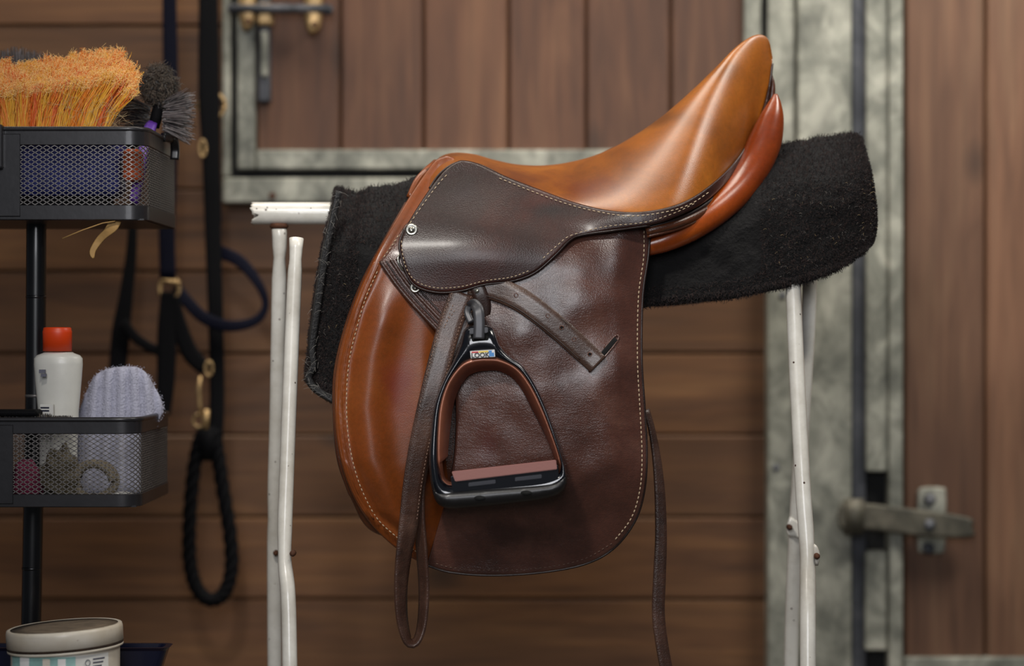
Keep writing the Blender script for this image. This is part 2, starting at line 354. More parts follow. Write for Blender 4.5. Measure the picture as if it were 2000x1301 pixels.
M['o1'] = plain('orange_bristle', (238, 140, 40), .55); M['o2'] = plain('red_orange_bristle', (228, 104, 34), .55); M['o3'] = plain('yellow_bristle', (240, 178, 56), .55); M['o4'] = plain('frayed_pale_bristle', (246, 202, 130), .7)
M['b1'] = plain('black_bristle', (30, 28, 28), .5); M['b2'] = plain('dusty_grey_bristle', (118, 112, 112), .5); M['b3'] = plain('dusty_brown_bristle', (84, 74, 64), .8)
M['burg'] = plain('burgundy_sponge', (120, 34, 66), .9, 0, 0, (150, 1, .004), .3); M['beige'] = plain('beige_cotton_rope', (156, 142, 118), .9, 0, 0, (400, 1, .003), .3)
M['olive'] = plain('olive_leather_cloth', (92, 82, 62), .7, 0, 0, (60, .6, .005), .3); M['osponge'] = plain('orange_sponge', (196, 84, 40), .9, 0, 0, (200, 1, .003), .2)
M['jar'] = plain('white_jar_plastic', (222, 214, 200), .35, 0, .1, None, .08)
_m = M['jar']; _nt = _m.node_tree; _b = _nt.nodes['Principled BSDF']; _v = coords(_nt)
_nt.links.new(mix(_nt, ramp(_nt, noi(_nt, _v, 55, 6, .8, .6), [(.62, (0, 0, 0, 1)), (.72, (.8, .8, .8, 1))]), ramp(_nt, noi(_nt, _v, 20, 3), [(.35, (224, 216, 202)), (.65, (204, 192, 172))]), lin((110, 80, 52))), _b.inputs['Base Color'])
M['teal'] = plain('teal_print', (150, 190, 184), .4, 0, 0, None, .25); M['dirt'] = plain('brown_dirt', (58, 40, 26), .95, 0, 0, (300, 1, .002), .5)
M['tray'] = plain('navy_plastic_tray', (10, 15, 40), .3, 0, .2)
M['leaf'] = plain('dry_straw', (176, 138, 82), .7, 0, 0, (300, .5, .001), .2)
M['concrete'] = plain('concrete_floor', (96, 90, 82), .85, 0, 0, (30, .5, .004), .25); M['bench'] = plain('bench_wood', (98, 72, 48), .7, 0, 0, (60, .3, .003), .3)
M['hole'] = plain('dark_hole', (4, 4, 4), .9)
for n_, c_ in (('red', (206, 60, 62)), ('yel', (238, 206, 84)), ('blu', (70, 140, 206)), ('wht', (236, 234, 230)), ('blk', (16, 16, 18))): M[n_] = plain('sticker_'+n_, c_, .35)

# ---------------------------------------------------------------- setting
floor = box('floor', -3, 3, -3.5, 1.2, -.1, 0, M['concrete'], bev=0); tag(floor, kind='structure')
xl = -2.2; xr = P(1506, 0, WY).x
wall = tag(box('wall_back', xl, 3.0, WY+.035, WY+.09, 0, 2.5, M['backing'], bev=0), kind='structure')
joints = [50+160*i for i in range(-9, 17)]
pl = None
for i in range(len(joints)-1):
    z1 = P(0, joints[i], WY).z; z0 = P(0, joints[i+1], WY).z
    if z1 < 0 or z0 > 2.6: continue
    hh = z1-z0
    if pl is None:
        pl = box('plank', xl, xr, WY, WY+.035, -hh/2+.0009, hh/2-.0009, M['plank_h'], wall, .0028, seg=1); o = pl
    else:
        o = pl.copy(); C.objects.link(o)
    o.location = (0, random.uniform(-.002, .002), (z0+z1)/2); 
# hatch: upper door of vertical boards in a galvanised frame
hatch = thing('door_1', None, None, P(980, 290, WY-.03), kind='structure')
YH = WY-.03; zt = 2.3
hx = [500, 665, 828, 993, 1145, 1310, 1456]
for a, b_ in zip(hx[:-1], hx[1:]):
    p0 = P(a, 296, YH); p1 = P(b_, 296, YH)
    box('plank', p0.x+.0015, p1.x-.0015, YH+random.uniform(-.001, .002), YH+.028, p0.z, zt, M['plank_v'], hatch, .003, seg=1)
def vbar(name, a, b_, Y0, Y1, z0, z1, mat, parent, bev=.003):
    return box(name, P(a, 0, Y0).x, P(b_, 0, Y0).x, Y0, Y1, z0, z1, mat, parent, bev)
def zy(py, Y): return P(0, py, Y).z
vbar('frame_bar', 463, 499, YH-.014, YH+.03, zy(331, YH-.014), zt, M['galv'], hatch)
pbox('frame_bar', 500, 1487, 292, 331, YH-.014, YH+.03, M['galv'], hatch, .003)
vbar('frame_bar', 1453, 1487, YH-.014, YH+.03, zy(292, YH-.014), zt, M['galv'], hatch)
t1 = tag(vbar('trim_1', 434, 451, YH-.008, WY+.002, zy(347, YH), zt, M['galv'], None), kind='structure')
t2 = tag(pbox('trim_2', 434, 1500, 347, 396, YH-.012, WY+.002, M['galv'], None, .003), kind='structure')
lathe('bolt_head', [(0, .003), (.005, .003), (.006, 0)], P(532, 383, YH-.012), M['rust'], t2, 12, 'y')
s1 = tag(pbox('trim_3', 452, 1500, 332, 346.5, YH+.006, WY+.002, M['gap_shade'], None, 0), kind='structure')  # dark strips painting the shadow gap round the hatch frame
s2 = tag(vbar('trim_4', 452, 462.5, YH+.006, WY+.002, zy(333, YH), zt, M['gap_shade'], None, 0), kind='structure')
s3 = tag(vbar('trim_5', 1487.5, 1499, YH+.006, WY+.002, zy(333, YH), zt, M['gap_shade'], None, 0), kind='structure')
# brass and steel latch on the hatch
la = tube('latch_bar', [P(x, 17, YH-.035) for x in (446, 520, 645)], L(9, YH), M['dsteel'], hatch, 12)
lathe('bar_end', [(0, .004), (.008, .004), (.009, 0), (.008, -.004), (0, -.004)], P(640, 19, YH-.035), M['dsteel'], la, 12, 'y')
for x0, x1, yb in ((464, 500, 60), (592, 631, 66)):
    kp = fixn(sheet('latch_keeper', poly([(x0, -30), (x0+2, 0), (x0+1, 25), (x0+8, yb-6), ((x0+x1)/2, yb), (x1-6, yb-12), (x1, 20), (x1-1, -30)], [(x1-1, -30), (x0, -30)]), lambda a, b: YH-.028, .01, M['brass'], hatch, r=8, back=.02, grid=9))
    lathe('screw', [(0, .002), (.004, .002), (.005, 0)], P((x0+x1)/2+3, yb-18, YH-.040), M['rust'], kp, 10, 'y')
pbox('latch_plate', 503, 528, -40, 200, YH-.022, YH-.002, M['dsteel'], hatch, .004)
pbox('latch_tongue', 508, 523, 60, 150, YH-.034, YH-.022, M['galv'], hatch, .004)
pbox('latch_stop', 500, 534, 5, 50, YH-.032, YH-.02, M['brass'], hatch, .006)
# right-hand galvanised posts
YG = WY-.06
def post(name, a, b_, y0, y1, z0, z1, m='galv'): return tag(vbar(name, a, b_, y0, y1, z0, z1, M[m], None, .003), kind='structure')
post('trim_6', 1500, 1553, YG+.02, WY+.03, 0, 2.4)
p7 = post('trim_7', 1559, 1664, YG+.005, WY+.03, 0, 2.4)
post('trim_8', 1553, 1559, YG+.035, WY+.03, 0, 2.4, 'gap_shade')
post('trim_9', 1664, 1692, YG+.018, WY+.03, 0, 2.4, 'dsteel')
post('trim_10', 1692, 1735, YG+.005, WY+.03, zy(922, YG), 2.4)
post('trim_11', 1737, 1764, YG-.004, WY+.03, 0, 2.4)
post('trim_12', 1690, 1733, YG+.005, WY+.03, zy(1272, YG), zy(1078, YG))
post('trim_13', 1692, 1737, YG+.03, WY+.03, 0, zy(921, YG), 'gap_shade')
for (a, b_) in ((1528, 577), (1516, 914)): lathe('bolt_head', [(0, .003), (.005, .003), (.006, 0)], P(a, b_, YG+.02), M['dsteel'], p7, 12, 'y')
# right stable door
d2 = thing('door_2', None, None, P(1900, 1290, WY-.03), kind='structure'); YD = WY-.035
xs = [1766+159*k for k in range(10)]
for a, b_ in zip(xs[:-1], xs[1:]):
    q0 = P(a, 0, YD); q1 = P(b_, 0, YD); box('plank', q0.x+.0016, q1.x-.0016, YD+random.uniform(0, .002), YD+.03, zy(1288, YD), 2.3, M['plank_r'], d2, .004, seg=1)
pbox('bottom_rail', 1766, 3197, 1284, 1345, YD-.01, YD+.03, M['galv'], d2, .003)
q0 = P(1766, 0, YD); box('lower_board', q0.x, P(3197, 0, YD).x, YD, YD+.03, .02, zy(1345, YD), M['plank_r'], d2, .003)
hp = sheet('hinge_plate', poly([(1792, 960), (1800, 952), (1838, 952), (1848, 965), (1846, 1070), (1838, 1082), (1802, 1080), (1792, 1070), (1792, 960)]), lambda a, b: YD-.002, .006, M['galv'], d2, r=3, grid=14)
for q in ((1815, 975), (1814, 1024), (1812, 1070)): lathe('bolt', [(0, .011), (.008, .011), (.0095, .007), (.0095, -.02)], P(q[0], q[1], YG-.012 if q[1] == 1024 else YD-.008), M['dsteel'], hp, 12, 'y')
hs = sheet('hinge_strap', poly([(1640, 984), (1700, 984), (1770, 992), (1890, 1010), (1900, 1030), (1896, 1050), (1800, 1048), (1700, 1036), (1645, 1034), (1636, 1010), (1640, 984)]), lambda a, b: YG-.012, .007, M['hinge'], d2, r=4, back=.008, grid=14)
tube('hinge_knuckle', [P(1668, 975, YG-.014), P(1668, 1042, YG-.014)], L(20, YD), M['hinge'], hs, 16)

# ---------------------------------------------------------------- white saddle stand
st = thing('saddle_stand', 'chipped white tubular folding stand that carries the saddle and black fleece pad', 'saddle stand', (P(1060, 0, YM).x, YM, 0))
# rail: hollow tube with a torn left end
def rail():
    v = []; f = []; seg = 40; r = L(22, YM); ri = r*.86; a0 = P(493, 417, YM); xe = P(1690, 417, YM).x; jag = [random.uniform(-.004, .003) for _ in range(seg)]
    rows = []
    for (x, rad, j) in ((xe, ri, 0), (a0.x+.06, ri, 0), (a0.x+.006, ri, 1), (a0.x, ri*1.02, 1), (a0.x, r*.99, 1), (a0.x+.003, r, 1), (a0.x+.06, r, 0), (xe, r, 0)):
        row = []
        for k in range(seg):
            an = 2*math.pi*k/seg; dx = 0
            if j: dx = jag[k]*.6+(.012*math.exp(-((an-math.pi*1.08)/.22)**2) if 1 else 0)
            row.append(len(v)); v.append((x+dx, YM-math.sin(an-math.pi/2+math.pi/2+math.pi/2)*rad if 0 else YM+math.cos(an)*rad, a0.z+math.sin(an)*rad))
        rows.append(row)
    for a, b in zip(rows[:-1], rows[1:]):
        for k in range(seg): f.append((a[k], a[(k+1) % seg], b[(k+1) % seg], b[k]))
    return fixn(mk('rail', v, f, M['white'], st))
ra = rail()
rr_ = []
for _ in range(26):
    a = random.uniform(498, 640); rr_.append(a)
for a in rr_[:14]:
    q = P(a, random.gauss(412, 5), YM-L(22)*.985); s_ = random.uniform(.6, 2.0)
    mk('rust_chip', *tubedata([q+Vector((0, .001, 0)), q-Vector((0, .0006, 0))], [L(s_), L(s_*.6)], 6), M['rust'], ra)
def leg(path, r, flat=None, name='leg', bolt=None):
    pts = cr([tuple(P(*q)) for q in path], 70); v = []; f = []; seg = 20
    for i, p in enumerate(pts):
        px_z = p[2]; k = 1.0
        if flat:
            for fz, amt, wd in flat:
                k -= amt*math.exp(-((p[2]-fz)/wd)**2)
        t = Vector(pts[min(i+1, 69)])-Vector(pts[max(i-1, 0)]); t.normalize(); a = Vector((1, 0, 0))-t*t.x; a.normalize(); b = t.cross(a)
        for q in range(seg):
            an = 2*math.pi*q/seg; v.append(Vector(p)+a*math.cos(an)*r*k+b*math.sin(an)*r*(1+(1-k)*.5))
    for i in range(69):
        for q in range(seg): f.append((i*seg+q, i*seg+(q+1) % seg, (i+1)*seg+(q+1) % seg, (i+1)*seg+q))
    f.append(tuple(range(seg))[::-1]); f.append(tuple(69*seg+q for q in range(seg)))
    return fixn(mk(name, v, f, M['white'], st))
def footpx(px, py, Y): # picture row where z=0
    return (px, 650.5+ZC*F/(D+Y), Y)
l1 = leg([(545, 441, .145), (546, 500, .15), (541, 800, .175), (536, 1085, .20), footpx(540, 0, .28)], L(14.6, .15), [(zy(508, .15), .22, .012), (zy(1010, .19), .1, .015)])
l2 = leg([(579, 466, .07), (572, 620, .05), (561, 900, .01), (556, 1085, -.02), (565, 1240, -.05), footpx(572, 0, -.12)], L(14.6, 0), [(zy(500, .05), .18, .012), (zy(1082, -.02), .12, .018)])
l3 = leg([(1549, 545, .07), (1555, 700, .05), (1568, 950, .01), (1577, 1090, -.01), (1578, 1300, -.05), footpx(1580, 0, -.12)], L(15.5, 0), [(zy(1085, -.02), .08, .015)])
l4 = leg([(1582, 430, .145), (1580, 600, .16), (1566, 850, .18), (1553, 1060, .20), (1545, 1300, .24), footpx(1543, 0, .28)], L(14, .2))
lathe('rust_weld', [(.010, -.004), (.0125, -.001), (.0105, .003)], P(545, 441, .145), M['rust'], l1, 20)
for (a, b, c, p_) in ((539, 1080, .197, l1), (572, 1081, -.020, l2), (1595, 1086, -.004, l3), (1542, 1030, .186, l4)):
    lathe('bolt', [(0, .006), (.0026, .006), (.003, .004), (.0038, .003), (.0038, -.006), (0, -.006)], P(a, b, c-.01), M['rust'], p_, 10, 'y')
br = sheet('pivot_bracket', poly([(1542, 1008), (1536, 1030), (1540, 1046), (1560, 1052), (1578, 1062)], [(1578, 1062), (1582, 1040), (1564, 1022), (1542, 1008)]), lambda a, b: .188, .004, M['white'], st, r=3, grid=8, back=.004)
sheet('pivot_clip', poly([(1590, 1062), (1597, 1068), (1602, 1085), (1598, 1105)], [(1598, 1105), (1591, 1104), (1588, 1085), (1590, 1062)]), lambda a, b: -.010, .003, M['white'], st, r=3, grid=6, back=.006)
# rear cross foot bars tie each leg pair at floor level
for x_, ya, yb in ((P(572, 0, -.12).x, -.13, .30), (P(1580, 0, -.12).x, -.13, .30)): tube('foot_bar', [(x_, ya, .012), (x_, yb, .012)], .012, M['white'], st, 14)

# ---------------------------------------------------------------- black fleece pad
pad = thing('saddle_pad', 'black fleece pad draped over the white rail under the saddle', 'saddle pad', P(1150, 600, YM))
cols = [ # top, mid, hem (picture units), near depth
 ((657, 372), (622, 540), (598, 736), .05), ((672, 374), (640, 560), (622, 764), .045), ((700, 379), (672, 570), (655, 784), .04), ((712, 374), (700, 570), (700, 790), .04), ((760, 363), (760, 580), (780, 800), .04),
 ((830, 353), (860, 560), (900, 770), .04), ((930, 380), (960, 540), (1000, 700), .04), ((1080, 425), (1090, 520), (1120, 630), .04), ((1250, 425), (1255, 500), (1262, 596), .045), ((1400, 380), (1400, 480), (1400, 583), .05),
 ((1500, 300), (1500, 440), (1500, 567), .052), ((1560, 276), (1575, 420), (1580, 547), .055), ((1620, 269), (1640, 410), (1635, 526), .055), ((1655, 265), (1683, 400), (1672, 500), .056), ((1672, 266), (1700, 395), (1690, 486), .06), ((1680, 272), (1706, 400), (1700, 468), .075)]
def padmesh():
    A = [cru([c[k] for c in cols], 230) for k in range(3)]; yn = cru([(c[3],) for c in cols], 230)[:, 0]
    nu = 44; v = []; f = []
    def sec(i, t):   # t 0 hem .. 1 ridge ; half section, returns outer point
        tz = math.sin(t*math.pi/2)**.9 if t < 1 else 1
        h, m, tp = A[2][i], A[1][i], A[0][i]; u = t
        u2 = 1-(1-u)**1.0; q = (1-u2)**2*h+2*u2*(1-u2)*(2*m-(h+tp)/2)+u2**2*tp
        y = yn[i]+(YM-yn[i])*(max(0, (u-.5)/.5))**2.6
        return q, y
    for i in range(230):
        for j in range(nu*2+1):
            t = j/nu if j <= nu else 2-j/nu
            q, y = sec(i, t); p = P(q[0], q[1], y)
            if j > nu: p = Vector((p.x, 2*YM-p.y, p.z))
            nz = noise.fractal(p*38, .8, 2.1, 4)*.0045+noise.noise(p*14)*.004
            nrm = Vector((0, -1, .3)) if j < nu*.7 else (Vector((0, 0, 1)) if j < nu*1.3 else Vector((0, 1, .3)))
            ed = min(i, 229-i)/6.; rim = min(1, math.sqrt(max(0, 1-(1-min(1, ed))**2))); hem = min(j, nu*2-j)/2.5; rim2 = math.sqrt(max(0, 1-(1-min(1, hem))**2))
            p = p+nrm.normalized()*(nz+.010*(rim*rim2)-.008)
            v.append(p)
    w_ = nu*2+1
    for i in range(229):
        for j in range(w_-1): f.append((i*w_+j, (i+1)*w_+j, (i+1)*w_+j+1, i*w_+j+1))
    nb = len(v)
    for i in range(230):       # inner face
        for j in range(w_):
            p = v[i*w_+j]; t = j/nu if j <= nu else 2-j/nu
            s = 1 if j <= nu else -1; k = sm(t, .55, .95)
            v.append(p+Vector((0, s*(1-k)*.016, -.016*k)))
    for i in range(229):
        for j in range(w_-1): f.append((nb+i*w_+j, nb+i*w_+j+1, nb+(i+1)*w_+j+1, nb+(i+1)*w_+j))
    for i in range(229):
        for j in (0, w_-1): f.append((i*w_+j, nb+i*w_+j, nb+(i+1)*w_+j, (i+1)*w_+j))
    for j in range(w_-1):
        for i in (0, 229): f.append((i*w_+j, i*w_+j+1, nb+i*w_+j+1, nb+i*w_+j))
    return v, f, w_, nu
pv, pf, w_, nu = padmesh()
po = fixn(mk('fleece_body', pv, pf, M['fleece'], pad))
items = []; me = po.data
nouter = 230*w_
def padstr(n):
    for _ in range(n):
        i = random.randint(0, 229); j = random.randint(0, int(nu*1.15))
        if random.random() < .22: i = random.choice((0, 1, 2, 3, 226, 227, 228, 229))
        if random.random() < .12: j = random.choice((0, 1, 2))
        a = pv[i*w_+j]; 
        if 45 < i < 150 and j > 6 and not (j > 30 and i < 75): continue
        i2 = min(229, i+1); a = a.lerp(pv[i2*w_+j+1], random.random()); a = a.lerp(pv[i2*w_+j], random.random()*.6)
        out = Vector((0, -1, .15)) if j < nu*.75 else Vector((0, -.3, 1))
        if i < 5: out += Vector((-1.1, .2, 0))
        if i > 222: out += Vector((1.2, .3, 0))
        if j < 3: out += Vector((0, .2, -1.2))
        d = (out.normalized()+Vector((random.gauss(0, .6), random.gauss(0, .3), random.gauss(0, .6)))).normalized()
        ln = random.uniform(.0025, .0062); c = Vector((random.gauss(0, .0014), 0, random.gauss(0, .0014)))
        items.append(([a-d*.001, a+d*ln*.5+c, a+d*ln+c*.3], .0008, .0003, 0 if random.random() < .75 else 1))
padstr(70000)
strands('fleece_pile', items, [M['fl1'], M['fl2']], pad, 'stuff')
items = []
for _ in range(200):
    i = random.randint(150, 224) if random.random() < .72 else random.randint(2, 40); j = random.randint(3, 30); a = pv[i*w_+j]+Vector((random.uniform(-.01, .01), -.005, random.uniform(-.006, .006)))
    d = Vector((random.gauss(0, 1), random.gauss(0, .2), random.gauss(0, .7))).normalized(); ln = random.uniform(.001, .0045)
    items.append(([a, a+d*ln*.5+Vector((0, -.001, .001)), a+d*ln], .0003, .0002, random.choice((0, 1, 1))))
strands('caught_hay', items, [M['hay'], M['hair']], pad, 'stuff')
bd = [(657, 373), (645, 430), (630, 500), (615, 600), (605, 680), (608, 715), (598, 736), (612, 760), (650, 784)]
ribbon('binding', [P(a+4, b, .036) for a, b in bd], L(13), .007, M['binding'], pad, 20, 60)
items = []
for _ in range(90):
    u = random.random(); k = min(int(u*8), 7); a = Vector(bd[k]).lerp(Vector(bd[k+1]), u*8-k); p = P(a.x+random.uniform(-6, 16), a.y, .028)
    d = Vector((random.gauss(-.5, .8), -.2, random.gauss(0, .8))).normalized(); ln = random.uniform(.002, .012); items.append(([p, p+d*ln*.5+Vector((0, 0, .001)), p+d*ln], .0004, .0002, 0))
strands('stray_hair', items, [M['hair']], pad, 'stuff')

# ---------------------------------------------------------------- saddle
sad = thing('saddle', 'tan and dark brown leather english saddle resting on the black pad', 'saddle', P(1050, 1120, YM))
def Nf(px, py):
    front = (1-sm(px, 1120, 1260))*sm(520-py, 0, 260)*.066
    rear = (.172)*sm(px, 1270, 1540)**1.35
    return -.018+front+rear
Ep = [(838, 366), (856, 340), (880, 321), (905, 314), (940, 322), (990, 346), (1060, 373), (1120, 395), (1180, 410), (1240, 415), (1300, 406), (1350, 387), (1400, 351), (1440, 309), (1468, 262), (1490, 212), (1502, 165), (1508, 122)]
Rp = [(846, 320), (862, 305), (888, 298), (925, 301), (965, 312), (1010, 321), (1060, 323), (1110, 317), (1165, 302), (1225, 273), (1290, 229), (1345, 182), (1395, 134), (1435, 94), (1466, 72), (1488, 68), (1502, 80), (1509, 112)]
ns = 130; EE = cru(Ep, ns); RR = cru(Rp, ns); nt_ = 30
v = []; f = []
for i in range(ns):
    s = i/(ns-1); e = EE[i]; r = RR[i]; ye = Nf(*e); dip = sm(s, .45, .85)*.030*(1-sm(s, .93, 1.0)); ar = 1-.38*sm(s, .4, .8)*(1-sm(s, .93, 1.))
    half = []
    for j in range(nt_):
        a = 1-math.cos(j/(nt_-1)*math.pi/2)
        if a < ar: u = a/ar; h = math.sin(u*math.pi/2)**.92; dz = 0
        else: h = 1; dz = -dip*sm((a-ar)/(1-ar))
        q = e+(r-e)*h; y = ye+(YM-ye)*a-.003*math.sin(math.pi*min(1, h))*(1-h)
        p = P(q[0], q[1], y); p.z += dz; half.append(p)
    row = half+[Vector((p.x, 2*YM-p.y, p.z)) for p in half[:-1][::-1]]; v += row
w2 = nt_*2-1
for i in range(ns-1):
    for j in range(w2-1): f.append((i*w2+j, i*w2+j+1, (i+1)*w2+j+1, (i+1)*w2+j))
    f.append((i*w2, (i+1)*w2, (i+1)*w2+w2-1, i*w2+w2-1))
f.append(tuple(range(w2)))
fixn(mk('seat', v, f, M['seat'], sad))
tube('seat_welt', [P(a+1.0, b+2.0, Nf(a, b)-.001) for a, b in cru(Ep, 120)], L(2.4), M['edge'], sad, 8)
# gullet arch at the pommel
tube('pommel_arch', [P(*q) for q in cru([(800, 386, .052), (814, 355, .064), (832, 334, .078), (846, 322, .10), (850, 318, .15), (846, 322, .2), (832, 336, .225)], 40)], L(7), M['tan'], sad, 12)
fixn(sheet('gullet_lining', poly([(812, 352), (834, 330), (850, 322), (846, 345), (826, 372), (812, 352)]), lambda a, b: .075, .003, M['fold'], sad, r=4, grid=6))
# rear panels
pc = cru([(1262, 480, 21), (1300, 468, 24), (1350, 443, 28), (1400, 408, 31), (1440, 370, 33), (1472, 325, 34), (1494, 276, 33.5), (1507, 232, 25), (1513, 203, 14), (1515, 184, 4)], 70)
def pan(sgn=1):
    return tube('rear_panel', [P(a, b, Nf(a, b)*.55+.03) for a, b, r in pc], [L(r) for a, b, r in pc], M['panel'], sad, 28, oval=1.1)
mir(pan(), sad)
for pts, rr, nm, mt in (([(1262, 452), (1330, 434), (1390, 402), (1440, 354), (1475, 302), (1498, 240), (1508, 178), (1507, 145)], 8.5, 'panel_piping', 'welt'),
                    ([(1262, 446), (1330, 425), (1385, 394), (1432, 348), (1468, 295), (1494, 230), (1508, 165)], 5.5, 'cantle_piping', 'edge'),
                    ([(1264, 462), (1335, 443), (1397, 410), (1448, 362), (1482, 308), (1503, 248), (1512, 200)], 3.0, 'panel_seam', 'welt')):
    c = cru(pts, 60); mir(tube(nm, [P(a, b, Nf(a, b)+.007) for a, b in c], [L(rr)*min(1, (59.5-i)/14)**.7 for i in range(60)], M[mt], sad, 14), sad)
# sweat flap and knee panel layers
def tanY(px, py):
    e = np.interp(py, [300, 500, 600, 700, 800, 900, 1000, 1100], [850, 735, 690, 664, 653, 665, 705, 830])
    d = px-e
    y = .006-.014*math.exp(-((d-62)/34)**2)*sm(py, 520, 640)-.006*math.exp(-((d-10)/9)**2)*sm(py, 480, 600)+.010*math.exp(-((d-20)/8)**2)*.25
    y += sm(530-py, 0, 260)*.066+.036*sm(py, 900, 1130)+.022*sm(px, 820, 905)*sm(py, 560, 700)
    return y
left_edge = [(872, 303), (850, 314), (828, 342), (802, 380), (778, 420), (752, 464), (727, 512), (700, 570), (677, 635), (660, 700), (653, 765), (655, 840), (666, 905), (686, 962), (716, 1014), (760, 1060), (800, 1088), (835, 1106)]
sheet('knee_flap', poly(left_edge, [(835, 1106), (870, 1060), (905, 980), (915, 850), (915, 600), (905, 330)], [(905, 330), (890, 310), (872, 303)]), tanY, .004, M['tan'], sad, r=5, grid=8, mirror=True)
def sweatY(px, py): return .020+sm(540-py, 0, 260)*.066+.040*sm(py, 890, 1130)
sheet('sweat_flap', poly([(790, 395), (742, 478), (700, 560), (668, 650), (650, 735), (650, 820), (658, 900), (680, 965)], [(680, 965), (730, 1040), (860, 1060), (1000, 1040)], [(1000, 1040), (1000, 600), (850, 400), (790, 395)]), sweatY, .004, M['welt'], sad, r=5, grid=12, mirror=True)
for off, rr in ((5, 1.6), (14, 2.0), (21, 1.4)):
    ch = [(a+off, b) for a, b in left_edge[6:15]]; c = cru(ch, 60)
    tube('flap_ridge', [P(a, b, tanY(a, b)-.003) for a, b in c], L(rr), M['tan'], sad, 8)
def flapY(px, py):
    y = -.002-.016*gs(px, py, 1060, 740, 170, 240)-.006*gs(px, py, 1205, 720, 50, 90)+.034*sm(py, 900, 1130)+.012*sm(px, 1200, 1275)-.006*gs(px, py, 1150, 590, 60, 50)-.005*gs(px, py, 1010, 640, 60, 50)
    y += .004*gs(px, py, 1190, 640, 45, 40)-.003*math.exp(-((px-1130-(py-650)*.25)/30)**2)*sm(py, 690, 780)*(1-sm(py, 860, 980))
    y += .006*(1-sm(px, 740, 900))*(1-sm(py, 560, 760))
    y += noise.noise(Vector((px*.02, py*.02, 1)))*.0016
    y += (1-sm(px, 1120, 1260))*sm(526-py, 0, 260)*.066+.003*sm(500-py, 0, 60)
    return y-.004
flap_out = poly([(790, 440), (765, 478), (740, 512)], [(740, 512), (775, 558), (815, 605), (852, 648), (878, 700), (889, 770), (889, 850), (882, 920), (866, 990), (850, 1045), (833, 1104)],
   [(833, 1104), (880, 1118), (960, 1124), (1060, 1118), (1145, 1101), (1200, 1070), (1240, 1018), (1258, 960), (1263, 890), (1259, 800), (1253, 700), (1255, 580), (1266, 500), (1270, 446)], [(1270, 446), (1100, 380), (905, 340), (790, 440)])
sheet('flap', flap_out, flapY, .0045, M['flap'], sad, r=4, grid=8, mirror=True)
edge_r = [(1270, 446), (1266, 500), (1255, 580), (1253, 700), (1259, 800), (1263, 890), (1258, 960), (1240, 1018), (1200, 1070), (1145, 1101), (1060, 1118), (960, 1124), (880, 1118), (833, 1104)]
tube('flap_piping', [P(a, b, flapY(a, b)-.001) for a, b in cru(edge_r, 150)], L(2.6), M['edge'], sad, 8)
# folded layers below the skirt, in front
for k, (o_, m_) in enumerate(((0, 'fold'), (10, 'edge'), (20, 'fold'), (30, 'edge'))):
    c = cru([(744+o_, 512-o_*.2), (778+o_*.9, 560-o_*.3), (816+o_*.8, 604-o_*.5), (860+o_*.6, 650-o_*.7)], 40)
    tube('front_fold', [P(a, b, flapY(a, b)-.004) for a, b in c], L(4.2 if m_ == 'fold' else 2.2), M[m_], sad, 8)
# skirt (small upper flap) running back in a narrow band under the cantle
sk_top = [(790, 447), (815, 405), (842, 365), (868, 333), (890, 317), (905, 313), (935, 320), (990, 345), (1060, 372), (1120, 394), (1180, 409), (1240, 414), (1300, 406), (1350, 387), (1400, 351), (1440, 309), (1468, 262), (1490, 212), (1505, 155)]
sk_bot = [(1505, 155), (1500, 205), (1482, 252), (1458, 306), (1420, 356), (1375, 396), (1320, 424), (1270, 440), (1190, 451), (1135, 459), (1112, 470), (1085, 498), (1045, 532), (1000, 549), (945, 556), (900, 568), (855, 571), (815, 560), (796, 538), (786, 508), (780, 478), (790, 447)]
def skY(px, py):
    return Nf(px, py)-.003-.008*gs(px, py, 930, 470, 110, 80)+.004*gs(px, py, 1080, 430, 80, 35)-.003*gs(px, py, 1180, 430, 90, 18)
sheet('skirt', poly(sk_top, sk_bot), skY, .004, M['skirt'], sad, r=4, grid=8, mirror=True)
tube('skirt_edge', [P(a, b, skY(a, b)-.0012) for a, b in cru(sk_bot[7:], 130)], L(2.5), M['edge'], sad, 8)
T = M['thread']
stitches('stitching', [(800, 437), (830, 394), (858, 357), (880, 334)], lambda a, b: skY(a, b)-.004, T, sad, 9.5, 6, .9)
stitches('stitching', [(975, 348), (1040, 374), (1100, 396), (1160, 412), (1230, 422), (1300, 414), (1350, 398), (1392, 370)], lambda a, b: skY(a, b)-.004, T, sad, 9.5, 6, 1.0)
stitches('stitching', [(1060, 505), (1090, 478), (1115, 460), (1180, 443), (1260, 434), (1320, 415), (1365, 393)], lambda a, b: skY(a, b)-.004, T, sad, 9.5, 6, .8)
stitches('stitching', [(784, 470), (786, 495), (794, 525), (812, 549), (850, 562), (900, 560), (945, 549), (1000, 541), (1040, 526)], lambda a, b: skY(a, b)-.004, T, sad, 8, 5, .9)
stitches('stitching', [(749, 503), (768, 476), (783, 452)], lambda a, b: flapY(a, b)-.004, T, sad, 8, 5, 1)
stitches('stitching', [(1258, 450), (1257, 505), (1247, 580), (1245, 700), (1250, 800), (1254, 890), (1250, 955), (1233, 1012), (1196, 1061)], lambda a, b: flapY(a, b)-.0045, T, sad, 9, 6, 1.2)
stitches('stitching', [(1196, 1061), (1140, 1092), (1060, 1109), (960, 1114), (885, 1109), (842, 1098)], lambda a, b: flapY(a, b)-.0045, plain('faint_thread', (110, 84, 70), .6), sad, 9, 6, .8)
stitches('stitching', [(737, 530), (715, 580), (697, 640), (683, 700), (677, 765), (679, 840), (690, 905), (708, 960), (736, 1012), (770, 1045), (800, 1068), (830, 1090)], lambda a, b: tanY(a, b)-.0045, T, sad, 9, 6, 1.1)
